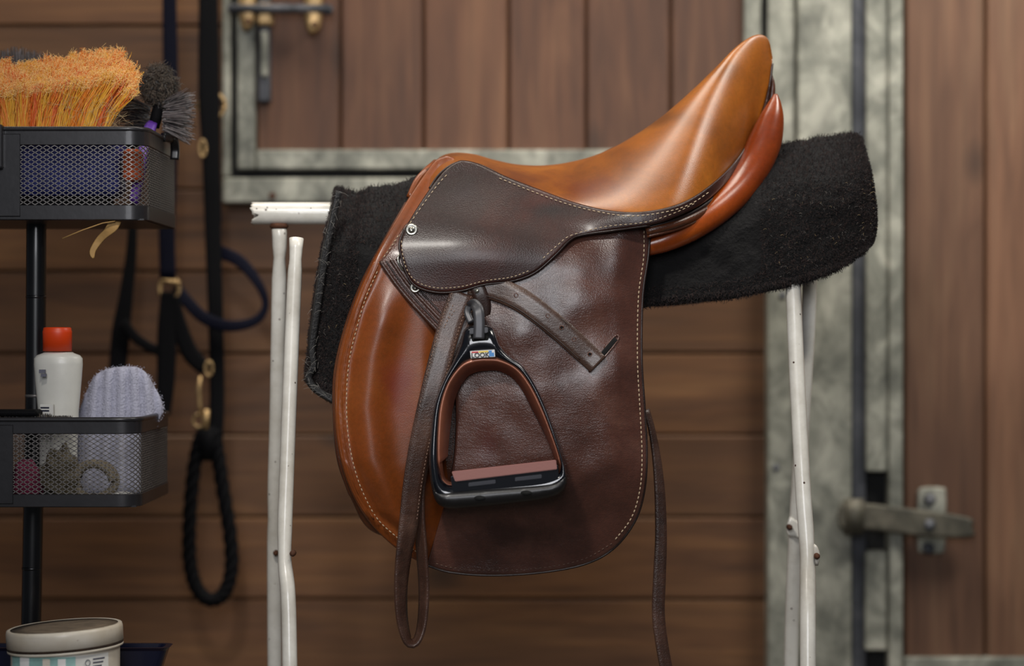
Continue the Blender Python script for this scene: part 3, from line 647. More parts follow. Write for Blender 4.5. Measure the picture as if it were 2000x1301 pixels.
stitches('stitching', [(886, 790), (886, 850), (880, 915)], lambda a, b: flapY(a+14, b)-.004, M['welt'], sad, 9, 6, .8)
# metal fittings
def stud(px, py, Y, r, parent=sad):
    a = lathe('stud', [(0, .0052), (L(r)*.45, .005), (L(r)*.5, .0038), (L(r)*.62, .0036), (L(r)*.72, .0044), (L(r)*.92, .0034), (L(r), .001), (L(r), -.001)], P(px, py, Y), M['steel'], parent, 28, 'y')
    lathe('stud_centre', [(0, .0060), (L(r)*.3, .0058), (L(r)*.42, .0050)], P(px, py, Y), M['grey_clip'] if 0 else M['steel'], a, 16, 'y'); return a
stud(804, 449, skY(804, 449)-.004, 12.5)
stud(811, 562, flapY(811, 562)-.006, 11)
tube('dee_ring', [P(*q) for q in cru([(790, 492, -.004), (779, 500, -.009), (778, 512, -.011), (786, 526, -.009), (792, 530, -.004)], 24)], L(2.4), M['steel'], sad, 10)

# stirrup leather: buckle end up under the skirt, hanging fold and long loop, tail tucked in the keeper slot
sl = [(903, 572, -.022, 26, 0), (880, 632, -.026, 26, 0), (858, 710, -.034, 25.5, 0), (838, 790, -.038, 24.5, 5), (820, 870, -.036, 23.5, 10), (807, 945, -.032, 22.5, 15), (798, 1020, -.028, 21.5, 22), (788, 1090, -.024, 20, 38), (783, 1150, -.022, 19, 50), (785, 1205, -.02, 18, 56), (793, 1243, -.018, 18, 66), (803, 1257, -.016, 18, 72), (816, 1248, -.014, 18, 68), (825, 1212, -.01, 18, 60), (828, 1150, -.008, 18, 55), (824, 1080, -.010, 18, 52), (819, 1000, -.012, 18, 55), (820, 940, -.012, 18, 45), (830, 870, -.018, 20, 25), (846, 790, -.022, 22, 15), (868, 710, -.022, 22, 5), (900, 640, -.018, 22, 0), (932, 585, -.018, 22, 0)]
so = ribbon('stirrup_leather', [P(a, b, Y) for a, b, Y, w_s, an in sl], [w_s*1e-3*1.12 for a, b, Y, w_s, an in sl], .0036, M['strap'], sad, [an for *_, an in sl], 220)
def slY(px, py): return np.interp(py, [572, 632, 710, 790, 870, 945, 1020], [-.022, -.026, -.034, -.038, -.036, -.032, -.028])-.0022
def sl_edge(sg, k=.80):
    out = []
    for i in range(7):
        a, b, Y, ws, an = sl[i]; a2, b2 = sl[i+1][:2]; d = Vector((a2-a, b2-b)).normalized(); n_ = Vector((-d.y, d.x))*sg; out.append((a+n_.x*ws*.9*k, b+n_.y*ws*.9*k))
    return out
M['thread2'] = plain('muted_thread', (150, 120, 104), .6)
stitches('stitching', sl_edge(1), slY, M['thread2'], so, 7, 4.5, .8); stitches('stitching', sl_edge(-1), slY, M['thread2'], so, 7, 4.5, .8)
stitches('stitching', [(885, 595), (868, 640), (872, 630), (893, 600)], slY, M['thread2'], so, 7, 4.5, .8)
tail = [(915, 556), (960, 562), (1010, 582), (1060, 616), (1110, 658), (1145, 690), (1168, 712)]
def tlY(px, py): return flapY(px, py)-.010
to = ribbon('strap_tail', [P(a, b, tlY(a, b)) for a, b in tail], [L(44), L(46), L(46), L(45), L(44), L(43), L(42)], .0038, M['worn'], sad, 0, 70)
for a, b in ((1008, 577), (1070, 617), (1097, 640), (1121, 663), (1152, 692)):
    t_ = tube('hole_rim', [P(a+3.8*math.cos(k*math.pi/8), b+3.8*math.sin(k*math.pi/8), tlY(a, b)-.0022) for k in range(17)], L(1.1), M['welt'], to, 6)
    lathe('strap_hole', [(0, .0004), (L(3.1), .0002), (L(3.2), -.001)], P(a, b, tlY(a, b)-.0018), M['hole'], to, 14, 'y')
for sg in (1, -1):
    ch = []
    for i in range(6):
        a, b = tail[i]; d = (Vector(tail[i+1])-Vector(tail[i])).normalized(); ch.append((a-d.y*18*sg, b+d.x*18*sg))
    c = cru(ch, 40); tube('strap_crease', [P(a, b, tlY(a, b)-.0016) for a, b in c], L(.9), M['edge'], to, 6)
ribbon('keeper_slot', [P(1150, 722, flapY(1150, 722)-.005), P(1175, 694, flapY(1175, 694)-.0052), P(1203, 662, flapY(1203, 662)-.005)], [L(5), L(9), L(10)], .003, M['hole'], sad, 0, 20)
tube('slot_lip', [P(a, b, flapY(a, b)-.0052) for a, b in cru([(1150, 727), (1180, 698), (1207, 664), (1202, 656), (1180, 680)], 30)], L(2.2), M['flap'], sad, 8)
ribbon('strap_keeper', [P(926, 550, -.02), P(938, 575, -.022), P(944, 600, -.02), P(940, 640, -.016)], L(30), .005, M['edge'], sad, 0, 24)
lathe('keeper_rivet', [(0, .003), (.0028, .002), (.003, 0)], P(931, 568, -.026), M['steel'], sad, 12, 'y')

# far-side strap hanging behind the flap
ribbon('hanging_strap', [P(*q) for q in [(1262, 800, .06), (1273, 840, .06), (1283, 900, .06), (1289, 970, .06), (1291, 1050, .06), (1288, 1130, .06), (1286, 1200, .06), (1293, 1260, .06), (1304, 1320, .06)]], [L(q) for q in (14, 14, 18, 22, 24, 26, 26, 26, 26)], .0036, M['strap'], sad, [30, 30, 20, 15, 10, 10, 10, 15, 15], 60)

# ---------------------------------------------------------------- stirrup iron
si = thing('stirrup', 'black stirrup with copper pink inner band hanging against the saddle flap', 'stirrup', P(975, 990, -.04))
outer = [(934, 634), (962, 640), (972, 668), (992, 694), (1022, 716), (1052, 764), (1078, 828), (1096, 885), (1106, 922), (1106, 945), (1092, 964), (1060, 975), (1000, 983), (930, 990), (880, 993), (856, 984), (844, 958), (838, 905), (841, 845), (849, 790), (866, 744), (886, 704), (900, 668), (908, 642)]
inner = [(944, 702), (975, 704), (1008, 720), (1034, 752), (1058, 800), (1078, 852), (1092, 895), (1094, 916), (1080, 928), (980, 938), (890, 948), (868, 942), (860, 925), (856, 890), (857, 840), (862, 790), (876, 748), (900, 716), (922, 705)]
cen = np.array([968., 840.])
def ray(ol, n=200):
    c = cr(ol+[ol[0]], 500); a = np.unwrap(np.arctan2(c[:, 1]-cen[1], c[:, 0]-cen[0])); r = np.hypot(*(c-cen).T)
    am = np.mod(np.arctan2(c[:, 1]-cen[1], c[:, 0]-cen[0]), 2*math.pi); o_ = np.argsort(am); th = np.linspace(0, 2*math.pi, n, endpoint=False)
    rr = np.interp(th, am[o_], r[o_], period=2*math.pi); return np.stack([cen[0]+rr*np.cos(th), cen[1]+rr*np.sin(th)], 1)
O_ = ray(outer); I_ = ray(inner); IY = -.060; n = 200
def stY(px, py): return -.047-.016*sm(py, 640, 960)
v = []; f = []; prof = [(0, .016), (0, .006), (.04, .001), (.14, -.004), (.35, -.0075), (.6, -.0075), (.84, -.005), (.96, -.001), (1, .004), (1, .016)]
m = len(prof)
for i in range(n):
    for (u, dy) in prof:
        q = O_[i]*(1-u)+I_[i]*u; v.append(P(q[0], q[1], stY(*q)+dy))
for i in range(n):
    for k in range(m): f.append((i*m+k, i*m+(k+1) % m, ((i+1) % n)*m+(k+1) % m, ((i+1) % n)*m+k))
fixn(mk('iron_frame', v, f, M['iron'], si))
# copper inner band, narrowing towards the back
J = []
for i in range(n):
    q = I_[i]; d = cen-q; d /= np.linalg.norm(d); an = math.atan2(-(q[1]-cen[1]), q[0]-cen[0])
    k = 13+8*max(0, math.sin(an))+9*max(0, -math.cos(an)); 
    if q[1] > 905: k *= .4
    J.append(q+d*k)
v = []; f = []
for i in range(n):
    a = I_[i]; b = J[i]; o2 = O_[i]*.15+I_[i]*.85
    for (q, y) in ((o2, .0), (a+(a-b)*.05, -.0035), (a*.92+b*.08, -.0045), (a*.8+b*.2, -.002), (b, .020), (b*.9+a*.1, .022), (a, .014)): v.append(P(q[0], q[1], stY(*q)+y+.014*sm(q[1], 905, 935)))
for i in range(n):
    for k in range(7): f.append((i*7+k, i*7+(k+1) % 7, ((i+1) % n)*7+(k+1) % 7, ((i+1) % n)*7+k))
fixn(mk('inner_band', v, f, M['copper'], si))
def slab(name, q, y0, y1, mat, parent, bev=.0008):
    v = [P(a, b, y0) for a, b in q]+[P(a, b, y1) for a, b in q]; k = len(q)
    f = [tuple(range(k)), tuple(range(k, 2*k))[::-1]]+[(i, (i+1) % k, k+(i+1) % k, k+i) for i in range(k)]
    o = fixn(mk(name, v, f, mat, parent, smooth=False)); bm = bmesh.new(); bm.from_mesh(o.data); bmesh.ops.bevel(bm, geom=bm.edges[:], offset=bev, segments=2, affect='EDGES'); bm.to_mesh(o.data); bm.free(); return o
tr = slab('tread_plate', [(882, 921), (1086, 898), (1088, 917), (889, 941)], -.0735, -.050, M['tread'], si)
slab('tread_bed', [(880, 930), (1090, 908), (1092, 945), (884, 962)], -.0700, -.046, M['iron'], si)
for x0, x1 in ((915, 968), (1006, 1058)):
    slab('tread_grip', [(x0, 943-(x0-915)*.115), (x1, 943-(x1-915)*.115), (x1, 951-(x1-915)*.115), (x0, 951-(x0-915)*.115)], -.0715, -.06, M['grip'], si, .0006)
bar = [(846, 950), (870, 956), (980, 946), (1085, 934), (1105, 926)]
sheet('base_bar', poly([(844, 946), (856, 958), (880, 957), (980, 949), (1075, 940), (1098, 930), (1107, 924)], [(1107, 924), (1107, 948), (1092, 966), (1060, 976), (1000, 984), (930, 991), (880, 994), (856, 985), (846, 965), (844, 946)]), lambda a, b: -.058, .016, M['iron_mat'], si, r=16, back=.03, grid=7)
for a, b in ((937, 973), (1028, 963)):
    o = lathe('bar_hole', [(0, .0006), (L(10), .0002), (L(11), -.001)], (0, 0, 0), M['hole'], si, 20, 'y'); 
    for vv in o.data.vertices: vv.co = Vector((vv.co.x, vv.co.y, vv.co.z*.42))+P(a, b, -.0750)
# clip at the top
ribbon('clip', [P(*q) for q in [(918, 598, -.034), (926, 594, -.046), (934, 606, -.056), (936, 630, -.060), (935, 662, -.062)]], [L(q) for q in (18, 20, 21, 21, 22)], .005, M['grey_clip'], si, 0, 30)
slab('clip_cross', [(917, 641), (953, 639), (953, 650), (917, 653)], -.0625, -.055, M['grey_clip'], si)
ribbon('clip_ear', [P(915, 600, -.036), P(913, 612, -.04), P(920, 630, -.045)], L(13), .006, M['grey_clip'], si, 0, 14)
slab('clip_recess', [(916, 643), (957, 641), (954, 664), (922, 667)], -.0578, -.054, M['hole'], si)
# sticker
LY = stY(943, 692)-.0085
sk = slab('sticker', [(918, 686), (966, 683), (967, 697), (920, 700)], LY, LY+.003, M['wht'], si, .0002)
def quad(name, q, mat, d=.0003): return slab(name, q, LY-d, LY+.001, M[mat], sk, .00005)
quad('sticker_red', [(921, 687), (934, 686.2), (934.3, 689.2), (921.2, 690)], 'red'); quad('sticker_yellow', [(934.8, 686), (953.5, 684.8), (953.8, 688), (935, 689.2)], 'yel')
quad('sticker_blue', [(954.5, 684.7), (964.5, 684.1), (965.4, 696), (955.3, 696.6)], 'blu'); quad('sticker_white', [(960.5, 684.6), (964.3, 684.3), (964.6, 688.5), (960.8, 688.8)], 'wht', .0005)
cu = bpy.data.curves.new('lettering', 'FONT'); cu.body = 'LOOK'; cu.size = L(12.5); cu.align_x = 'CENTER'; cu.align_y = 'CENTER'; cu.extrude = .0002; cu.offset = .00022
cu.materials.append(M['blk']); to_ = bpy.data.objects.new('lettering', cu); C.objects.link(to_)
to_.location = P(938, 694, LY-.0005); to_.rotation_euler = (math.pi/2, -math.radians(3.2)*-1*-1, 0)
bpy.context.view_layer.update(); dg = bpy.context.evaluated_depsgraph_get(); me = bpy.data.meshes.new_from_object(to_.evaluated_get(dg)); mw = to_.matrix_world.copy()
bpy.data.objects.remove(to_); me.transform(mw); lo = bpy.data.objects.new('lettering', me); C.objects.link(lo); put(lo, sk)

# ---------------------------------------------------------------- basket tower on the left
tw = thing('basket_tower', 'black pole rack with two wire mesh baskets on the left', 'rack', (-.6, .09, 0))
def pz(py, Y=-.02): return P(0, py, Y).z
PX = lambda py: P(np.interp(py, [440, 775, 1000, 1215], [71, 69, 64, 61]), py, .09)
tube('pole', [P(72, 300, .09), P(71, 440, .09), P(69, 775, .09), P(61, 1215, .09), Vector((P(58, 1300, .09).x-.01, .09, .0))], L(19.5, .09), M['pole'], tw, 20)
for py in (580, 773, 1110): lathe('joint_ring', [(L(20), -.002), (L(21), 0), (L(20), .002)], PX(py), M['wire'] if py == 773 else M['pole'], tw, 24)
lathe('base_foot', [(.13, 0), (.13, .012), (.03, .022), (.022, .05)], (P(58, 1300, .09).x-.01, .09, 0), M['pole'], tw, 32)
def basket(x0, x1, ytop, ybot, m0, m1, xband, nm):
    y0, y1, R_ = -.02, .205, .022; z1 = pz(ytop); z0 = pz(ybot)
    b = bpy.data.objects.new('basket', None); C.objects.link(b); b.location = Vector(((x0+x1)/2, .09, z0))-Vector(tw.location); b.parent = tw
    # perimeter path, clockwise starting at front-left, going right
    path = [(x0+R_, y0)]
    path += [(x1-R_+R_*math.sin(a), y0+R_-R_*math.cos(a)) for a in np.linspace(0, math.pi/2, 8)]
    path += [(x1-.008+.008*math.cos(a), y1-.008+.008*math.sin(a)) for a in np.linspace(0, math.pi/2, 4)]
    path += [(x0+.008-.008*math.sin(a), y1-.008+.008*math.cos(a)) for a in np.linspace(0, math.pi/2, 4)]
    path += [(x0+R_-R_*math.cos(a), y0+R_-R_*math.sin(a)) for a in np.linspace(0, math.pi/2, 8)]
    pa = np.array(path); sg = np.linalg.norm(np.diff(pa, axis=0), axis=1); cum = np.concatenate([[0], np.cumsum(sg)]); tot = cum[-1]
    def at(u): u = u % tot; return np.interp(u, cum, pa[:, 0]), np.interp(u, cum, pa[:, 1])
    def nr(u):
        a = np.array(at(u-.002)); c = np.array(at(u+.002)); d = c-a; d /= np.linalg.norm(d)+1e-9; return np.array([d[1], -d[0]])
    def band(name, za, zb, ua=0, ub=None, th=.0016, lift=0.):
        ub = tot if ub is None else ub; us = np.linspace(ua, ub, max(6, int((ub-ua)/.006))); v = []; f = []
        for u in us:
            x, y = at(u); nx, ny = nr(u)
            for (d, z) in ((lift, za), (lift+th, za+.001), (lift+th, zb-.001), (lift, zb)): v.append((x+nx*d, y+ny*d, z))
        for i in range(len(us)-1):
            for k in range(4): f.append((i*4+k, i*4+(k+1) % 4, (i+1)*4+(k+1) % 4, (i+1)*4+k))
        o = fixn(mk(name, v, f, M['blackmetal'], tw)); reb(o, b); es = o.modifiers.new('sharp', 'EDGE_SPLIT'); es.split_angle = math.radians(40); return o
    def reb(o, b):
        o.parent = b; o.matrix_parent_inverse = Matrix.Translation(-(Vector(b.location)+Vector(tw.location)))
    zm1 = pz(m0); zm0 = pz(m1)
    band('top_band', zm1, z1); band('bottom_band', z0, zm0)
    us = np.linspace(0, tot, 120); rim = [Vector((*at(u), z1)) for u in us[:-1]]; rim.append(rim[0])
    o = tube('rim', rim, L(5.2), M['blackmetal'], tw, 10); reb(o, b)
    uu = P(xband[1], 0, -.02).x-(x0+R_); u0 = max(0, P(xband[0], 0, -.02).x-(x0+R_)); band('clip_band', z0+.004, z1-.006, u0, uu, .0022, .0016)
    fl = box('basket_floor', x0+.003, x1-.003, y0+.003, y1-.003, z0, z0+.002, M['blackmetal'], tw, 0); reb(fl, b)
    # expanded mesh wires
    dw = .0094; rows = max(6, int(round((zm1-zm0)/.0029))); dh = (zm1-zm0)/rows; cnt = int(tot/dw); dw = tot/cnt; v = []; f = []
    hw = .00058
    for c_ in range(cnt):
        for sgn in (1, -1):
            prev = None
            for r in range(rows+1):
                u = (c_+sgn*r*.5)*dw; x, y = at(u); nx, ny = nr(u); z = zm0+r*dh; k = len(v)
                v += [(x+nx*.0006, y+ny*.0006, z-hw), (x+nx*.0006, y+ny*.0006, z+hw), (x-nx*.0006, y-ny*.0006, z+hw), (x-nx*.0006, y-ny*.0006, z-hw)]
                if r:
                    for q in range(4): f.append((k-4+q, k-4+(q+1) % 4, k+(q+1) % 4, k+q))
    o = mk('wire_mesh', v, f, M['wire'], tw, smooth=False, kind='stuff'); reb(o, b)
    return b, z0
X1u = P(285, 0, -.02).x; X1l = P(270, 0, -.02).x
b1, zb1 = basket(X1u-.345, X1u, 252, 430, 284, 400, (-14, 40), 'u'); b1['label'] = 'upper wire mesh basket'
b2, zb2 = basket(X1l-.345, X1l, 820, 991, 848, 965, (-30, 26), 'l'); b2['label'] = 'lower wire mesh basket'
pbox('side_catch', -12, 4, 242, 330, -.034, -.02, M['blackmetal'], tw, .003)
ribbon('corner_hook', [P(318, 268, .10), P(338, 272, .12), P(342, 290, .13), P(341, 312, .13)], L(18), .006, M['pole'], tw, 0, 20)

# orange bristle broom head
ob = thing('orange_brush', 'orange bristled brush head standing bristles up in the upper basket', 'brush', P(100, 400, .06))
a = P(-30, 372, .02); bq = P(265, 262, .02)
o = box('brush_block', a.x, bq.x-.02, .01, .075, zb1+.003+.028, bq.z, M['blue'], ob, .012, seg=3)
blk = box('brush_backing', a.x+.01, bq.x-.035, .015, .07, zb1+.003, zb1+.032, M['webblack'], ob, .005)
items = []
random.seed(3)
tufts = []
for r_ in range(6):
    for k in range(19):
        bx = -25+k*12.5+random.uniform(-2, 2); Yb = .012+r_*.011; lean = (bx-60)/150.
        tx = bx+10+lean*52+random.uniform(-5, 5); ty = 122-24*math.exp(-((tx-215)/60)**2)-10*math.exp(-((tx-110)/60)**2)+(5-r_)*9+random.uniform(-7, 7)
        if tx > 232: ty += (tx-232)*.5
        tufts.append((bx, Yb, tx, ty, random.choice((0, 0, 0, 2, 2, 1))))
for bx, Yb, tx, ty, col in tufts:
    for _ in range(40):
        c0 = col if random.random() < .78 else random.choice((0, 1, 2)); sp = random.gauss(0, 4.5); dy = random.gauss(0, .004)
        p0 = P(bx+random.gauss(0, 4), 262, Yb+random.gauss(0, .0015)); p3 = P(tx+sp*1.6, ty+random.uniform(-3, 15), Yb-.004*(1)+dy)
        m1 = p0.lerp(p3, .4)+Vector((random.gauss(0, .0016)-.004*((tx-bx)/60), random.gauss(0, .001), .003)); m2 = p0.lerp(p3, .75)+Vector((random.gauss(0, .0022), random.gauss(0, .002), .003))
        items.append(([p0, m1, m2, p3], .0008, .00055, c0))
        for q in range(9):   # frayed curly ends
            st_ = p3.lerp(m2, random.uniform(-.05, .55)); d = Vector((random.gauss(0, 1), random.gauss(0, .7), random.gauss(.5, .9))).normalized(); l_ = random.uniform(.002, .0048)
            items.append(([st_, st_+d*l_*.5+Vector((random.gauss(0, .001), 0, random.gauss(0, .001))), st_+d*l_+Vector((random.gauss(0, .0016), 0, random.gauss(0, .0016)))], .00055, .0003, 3 if random.random() < .72 else c0))
strands('bristles', items, [M['o1'], M['o2'], M['o3'], M['o4']], ob, 'stuff')
items = []
for _ in range(70):
    x_ = random.uniform(120, 250); p = P(x_, random.uniform(200, 255), .0); pts = [p]; d = Vector((random.gauss(.3, 1), 0, random.gauss(0, .7))).normalized()
    for q in range(6): d = (d+Vector((random.gauss(0, .5), 0, random.gauss(0, .5)))).normalized(); pts.append(pts[-1]+d*.0045)
    items.append((pts, .0003, .0002, 0))
strands('stray_fibres', items, [M['hay']], ob, 'stuff')
# grey-tipped brush behind
gb = thing('grey_brush', 'black brush with grey tips peeking out behind the orange brush', 'brush', P(40, 400, .15))
box('brush_block', P(5, 0, .15).x, P(110, 0, .15).x, .13, .17, zb1+.003, P(0, 250, .15).z, M['webblack'], gb, .006)
items = []
for _ in range(500):
    x_ = random.uniform(2, 100); p0 = P(x_, 255, .15+random.uniform(-.012, .012)); p1 = P(x_-6+random.gauss(0, 5), 88+abs(x_-38)*.28+random.uniform(0, 18), .15+random.uniform(-.015, .015)); items.append(([p0, p0.lerp(p1, .6), p1], .0007, .0004, 0 if random.random() < .5 else 1))
strands('bristles', items, [M['b2'], M['b3']], gb, 'stuff')

# round black brush with purple handle
rb = thing('round_brush', 'round black wiry brush with purple handle leaning from the upper basket corner', 'brush', P(285, 400, .09))
ribbon('handle', [P(262, 395, .035), P(275, 330, .06), P(291, 262, .10), P(298, 246, .11)], [L(16), L(18), L(24), L(18)], .016, M['purple'], rb, 0, 24)
tube('core', [P(300, 248, .11), P(306, 225, .112), P(314, 190, .115), P(312, 150, .115)], L(12), M['webblack'], rb, 12)
items = []
for _ in range(3800):  # matted head
    th = random.uniform(0, 6.283); ph = random.uniform(-1, 1); r = L(random.uniform(20, 38)); c = P(311, 170, .115)
    n_ = Vector((math.cos(th)*math.sqrt(1-ph*ph)*r, math.sin(th)*math.sqrt(1-ph*ph)*r*.8, ph*r*1.25)); p = c+n_; d = Vector((random.gauss(0, 1), random.gauss(0, 1), random.gauss(0, 1))).normalized(); pts = [p]
    for q in range(4): d = (d+Vector((random.gauss(0, .5), random.gauss(0, .5), random.gauss(0, .5)))-n_.normalized()*.1).normalized(); pts.append(pts[-1]+d*.0028)
    items.append((pts, .0007, .0004, random.choice((0, 2, 2))))
for _ in range(420):   # fan of stiff bristles
    u = random.uniform(-1, 1); p0 = P(320+random.uniform(-4, 8), 226+u*30, .112+random.uniform(-.008, .008)); an = -u*.45-.06+random.gauss(0, .05); l_ = L(random.uniform(42, 60)); p1 = p0+Vector((math.cos(an)*l_, random.gauss(0, .012), math.sin(an)*l_))
    items.append(([p0, p0.lerp(p1, .5)+Vector((0, 0, random.gauss(0, .0008))), p1], .0009, .0005, random.choice((0, 1, 1))))
for _ in range(320):
    p0 = P(290+random.uniform(-6, 6), 228+random.uniform(-22, 26), .11); an = math.pi-.15+random.gauss(0, .3); l_ = L(random.uniform(30, 75)); p1 = p0+Vector((math.cos(an)*l_, random.gauss(0, .01), math.sin(an)*l_*.8)); items.append(([p0, p0.lerp(p1, .5)+Vector((0, 0, .002)), p1], .0008, .0004, random.choice((0, 0, 2))))
strands('bristles', items, [M['b1'], M['b2'], M['b3']], rb, 'stuff')
tag(box('sponge', P(232, 0, 0).x, P(268, 0, 0).x, .02, .05, zb1+.05, P(0, 290, .02).z, M['osponge'], bev=.006), 'small orange sponge wedged in the right corner of the upper basket', 'sponge')
bpy.data.objects['sponge'].location.z = 0

# straw and dry leaf caught under the upper basket
lf = tag(sheet('dry_leaf', poly([(238, 432), (228, 450), (205, 468), (188, 490), (184, 506), (176, 500), (176, 486), (190, 462), (205, 446), (212, 430)], [(212, 430), (238, 432)]), lambda a, b: -.008-.004*math.sin((a-b)*.05), .0012, M['leaf'], r=2, grid=7), 'dry curled straw leaf hanging under the upper basket', 'leaf')
tag(tube('straw', [P(*q) for q in [(122, 466, -.02), (160, 450, -.021), (200, 436, -.02), (225, 432, -.018)]], L(1.3), M['leaf'], None, 6), 'thin pale straw stalk sticking out left under the upper basket', 'straw')

# bottle
bt = thing('bottle', 'white plastic bottle with orange cap in the lower basket', 'bottle', P(115, 985, .05)); bY = .054
c = P(114, 985, bY); pr = [(0, 986), (34, 986), (37, 975), (37, 880), (40, 800), (45, 745), (47.5, 712), (47, 700), (42, 694), (31, 690), (28, 688)]
base_z = zb2+.0022
body = lathe('bottle_body', [(L(r_, bY), base_z-c.z if y_ > 980 else P(0, y_, bY).z-c.z) for r_, y_ in pr], c, M['bottle'], bt, 40, sy=.62)
lathe('cap', [(L(28, bY), P(0, 686, bY).z), (L(28.5, bY), P(0, 650, bY).z), (L(28.5, bY), P(0, 647, bY).z), (L(27.5, bY), P(0, 645, bY).z), (L(27, bY), P(0, 641, bY).z), (L(25, bY), P(0, 639.5, bY).z), (0, P(0, 639, bY).z)], (P(112, 0, bY).x, bY, 0), M['cap'], bt, 40, sy=.8)
for x0, x1, y0_, y1_ in ((76, 88, 722, 729), (80, 90, 730, 736)): pbox('print', x0, x1, y0_, y1_, bY-.0262, bY-.022, M['print'], bt, 0)
lb = pbox('bottle_label', 78, 104, 790, 826, bY-.0262, bY-.02, M['label'], bt, .0003)
for y_ in (795, 801): pbox('print', 79, 96, y_, y_+3, bY-.0266, bY-.024, M['tray'], lb, 0)

# terry mitt
def mittY(px, py):
    d = (px-236)/(1-.0012*(820-py)); g = abs(math.sin((d+14)/28.*math.pi)); return .115+.012*(abs(d)/90)**2-.011*g**.7
mo = thing('grooming_mitt', 'lavender white ribbed terry mitt standing in the lower basket behind the rim', 'mitt', P(235, 985, .04))
mt_o = poly([(140, 965), (143, 880), (148, 828), (162, 782), (183, 738), (206, 722), (238, 716), (270, 718), (289, 733), (302, 756), (315, 780), (318, 806), (304, 835), (290, 890), (284, 965)], [(284, 965), (140, 965)])
ms = sheet('mitt_body', mt_o, mittY, .008, M['mitt'], mo, r=22, back=.025, grid=6)
items = []
for vtx in ms.data.vertices:
    if vtx.co.y > .13: continue
    for _ in range(3):
        p = vtx.co+Vector((random.uniform(-.003, .003), .001, random.uniform(-.003, .003))); d = Vector((random.gauss(0, .7), -.7, random.gauss(0, .7))).normalized(); l_ = random.uniform(.001, .0026); items.append(([p, p+d*l_*.6, p+d*l_], .0006, .0003, 0))
strands('terry_pile', items, [M['mittf']], mo, 'stuff')
lathe('eyelet', [(0, .0025), (L(6.5), .002), (L(7), -.004)], P(238, 728, .106), M['olive'], mo, 18, 'y')

# black brush, left in lower basket
kb = thing('black_brush', 'low black brush with short bristles at the left of the lower basket', 'brush', P(60, 985, .01))
box('brush_block', P(-60, 0, .02).x, P(84, 0, .02).x, -.014, .022, P(0, 812, .02).z, P(0, 799, .02).z, M['webblack'], kb, .004, seg=3)
box('brush_core', P(-55, 0, 0).x, P(5, 0, 0).x, -.008, .018, zb2+.0022, P(0, 812, .02).z, M['webblack'], kb, .004)
items = []
for _ in range(1500):
    x_ = random.uniform(-50, 140); p0 = P(x_, 822, random.uniform(-.012, .02)); p1 = p0+Vector((random.gauss(0, .0015), random.gauss(0, .001), L(random.uniform(4, 11+4*(x_ < 100))))); items.append(([p0, p0.lerp(p1, .5), p1], .0008, .0004, random.choice((0, 0, 1))))
strands('bristles', items, [M['b1'], M['b3']], kb, 'stuff')
# things seen through the lower mesh
def blob(name, c, r, mat, lab, cat, sq=(1, 1, 1), amp=.2, fr=40):
    bm = bmesh.new(); bmesh.ops.create_icosphere(bm, subdivisions=4, radius=1)
    for v_ in bm.verts:
        n_ = v_.co.normalized(); v_.co = Vector((n_.x*sq[0], n_.y*sq[1], n_.z*sq[2]))*r*(1+amp*noise.noise(n_*2+Vector((fr, 0, 0))))+Vector(c)
    me = bpy.data.meshes.new(name); bm.to_mesh(me); bm.free(); me.materials.append(mat); me.polygons.foreach_set('use_smooth', [True]*len(me.polygons))
    o = bpy.data.objects.new(name, me); C.objects.link(o); return tag(o, lab, cat)
blob('sponge', (P(50, 0, .0).x, .008, zb2+.029), .021, M['burg'], 'burgundy sponge behind the lower basket mesh at its left', 'sponge', (1.0, .8, 1.3))
blob('cleaning_cloth', (P(114, 0, .0).x, .010, zb2+.036), .030, M['olive'], 'crumpled olive cloth behind the lower basket mesh beside the burgundy sponge', 'cloth', (.75, .6, 1.1), .5, 11)
rp = []
for k in range(60):
    t = k/59*math.pi*3.2; rp.append(Vector((P(184, 0, .01).x+math.cos(t)*.024*(1-.1*math.sin(t*.7)), .004+.003*k/59*3, zb2+.030+math.sin(t)*.021)))
tag(tube('cotton_rope', rp, .0055, M['beige'], None, 10), 'coiled beige cotton rope behind the lower basket mesh', 'rope')
blob('soap_bar', (P(240, 0, .0).x, .003, zb2+.010), .014, M['label'], 'pale soap bar lying at the right corner of the lower basket', 'soap', (1.25, .7, .55), .05)

# ---------------------------------------------------------------- jar, tray, bench
bz = .285
bn = thing('bench', 'low wooden bench below the baskets holding jar and tray', 'bench', (-.62, 0, 0))
box('bench_top', -1.0, -.36, -.16, .055, bz-.03, bz, M['bench'], bn, .004)
for x_ in (-.97, -.41):
    for y_ in (-.14, .035): box('leg', x_-.02, x_+.02, y_-.018, y_+.018, 0, bz-.03, M['bench'], bn, .003)
jY = -.06; jr = L(108, jY); jc = P(128, 1262, jY); tl = Matrix.Rotation(math.radians(-3.5), 3, 'Y')
jar = thing('jar', 'dirty white plastic jar with screw lid at the bottom left', 'jar', (jc.x, jY, bz))
lathe('jar_body', [(0, bz-jc.z), (jr*.95, bz-jc.z+.001), (jr*.97, bz-jc.z+.006), (jr*.97, L(12)), (jr*.955, L(18)), (jr*.95, L(24))], jc, M['jar'], jar, 64)
lc = Vector((jc.x, jY, P(0, 1262, jY).z))
lid = lathe('lid', [(jr*1.0, -.003), (jr*1.035, -.002), (jr*1.035, .0005), (jr*1.015, .001), (jr*1.015, .0035), (jr*1.04, .004), (jr*1.04, .020), (jr*1.025, .0235), (jr*.99, .0245), (jr*.9, .0225), (0, .0215)], lc, M['jar'], jar, 72, tilt=tl)
lathe('lid_groove_dirt', [(jr*1.0, .0002), (jr*1.034, .0007), (jr*1.034, .0038), (jr*1.0, .0044)], lc, M['dirt'], jar, 72, tilt=tl)
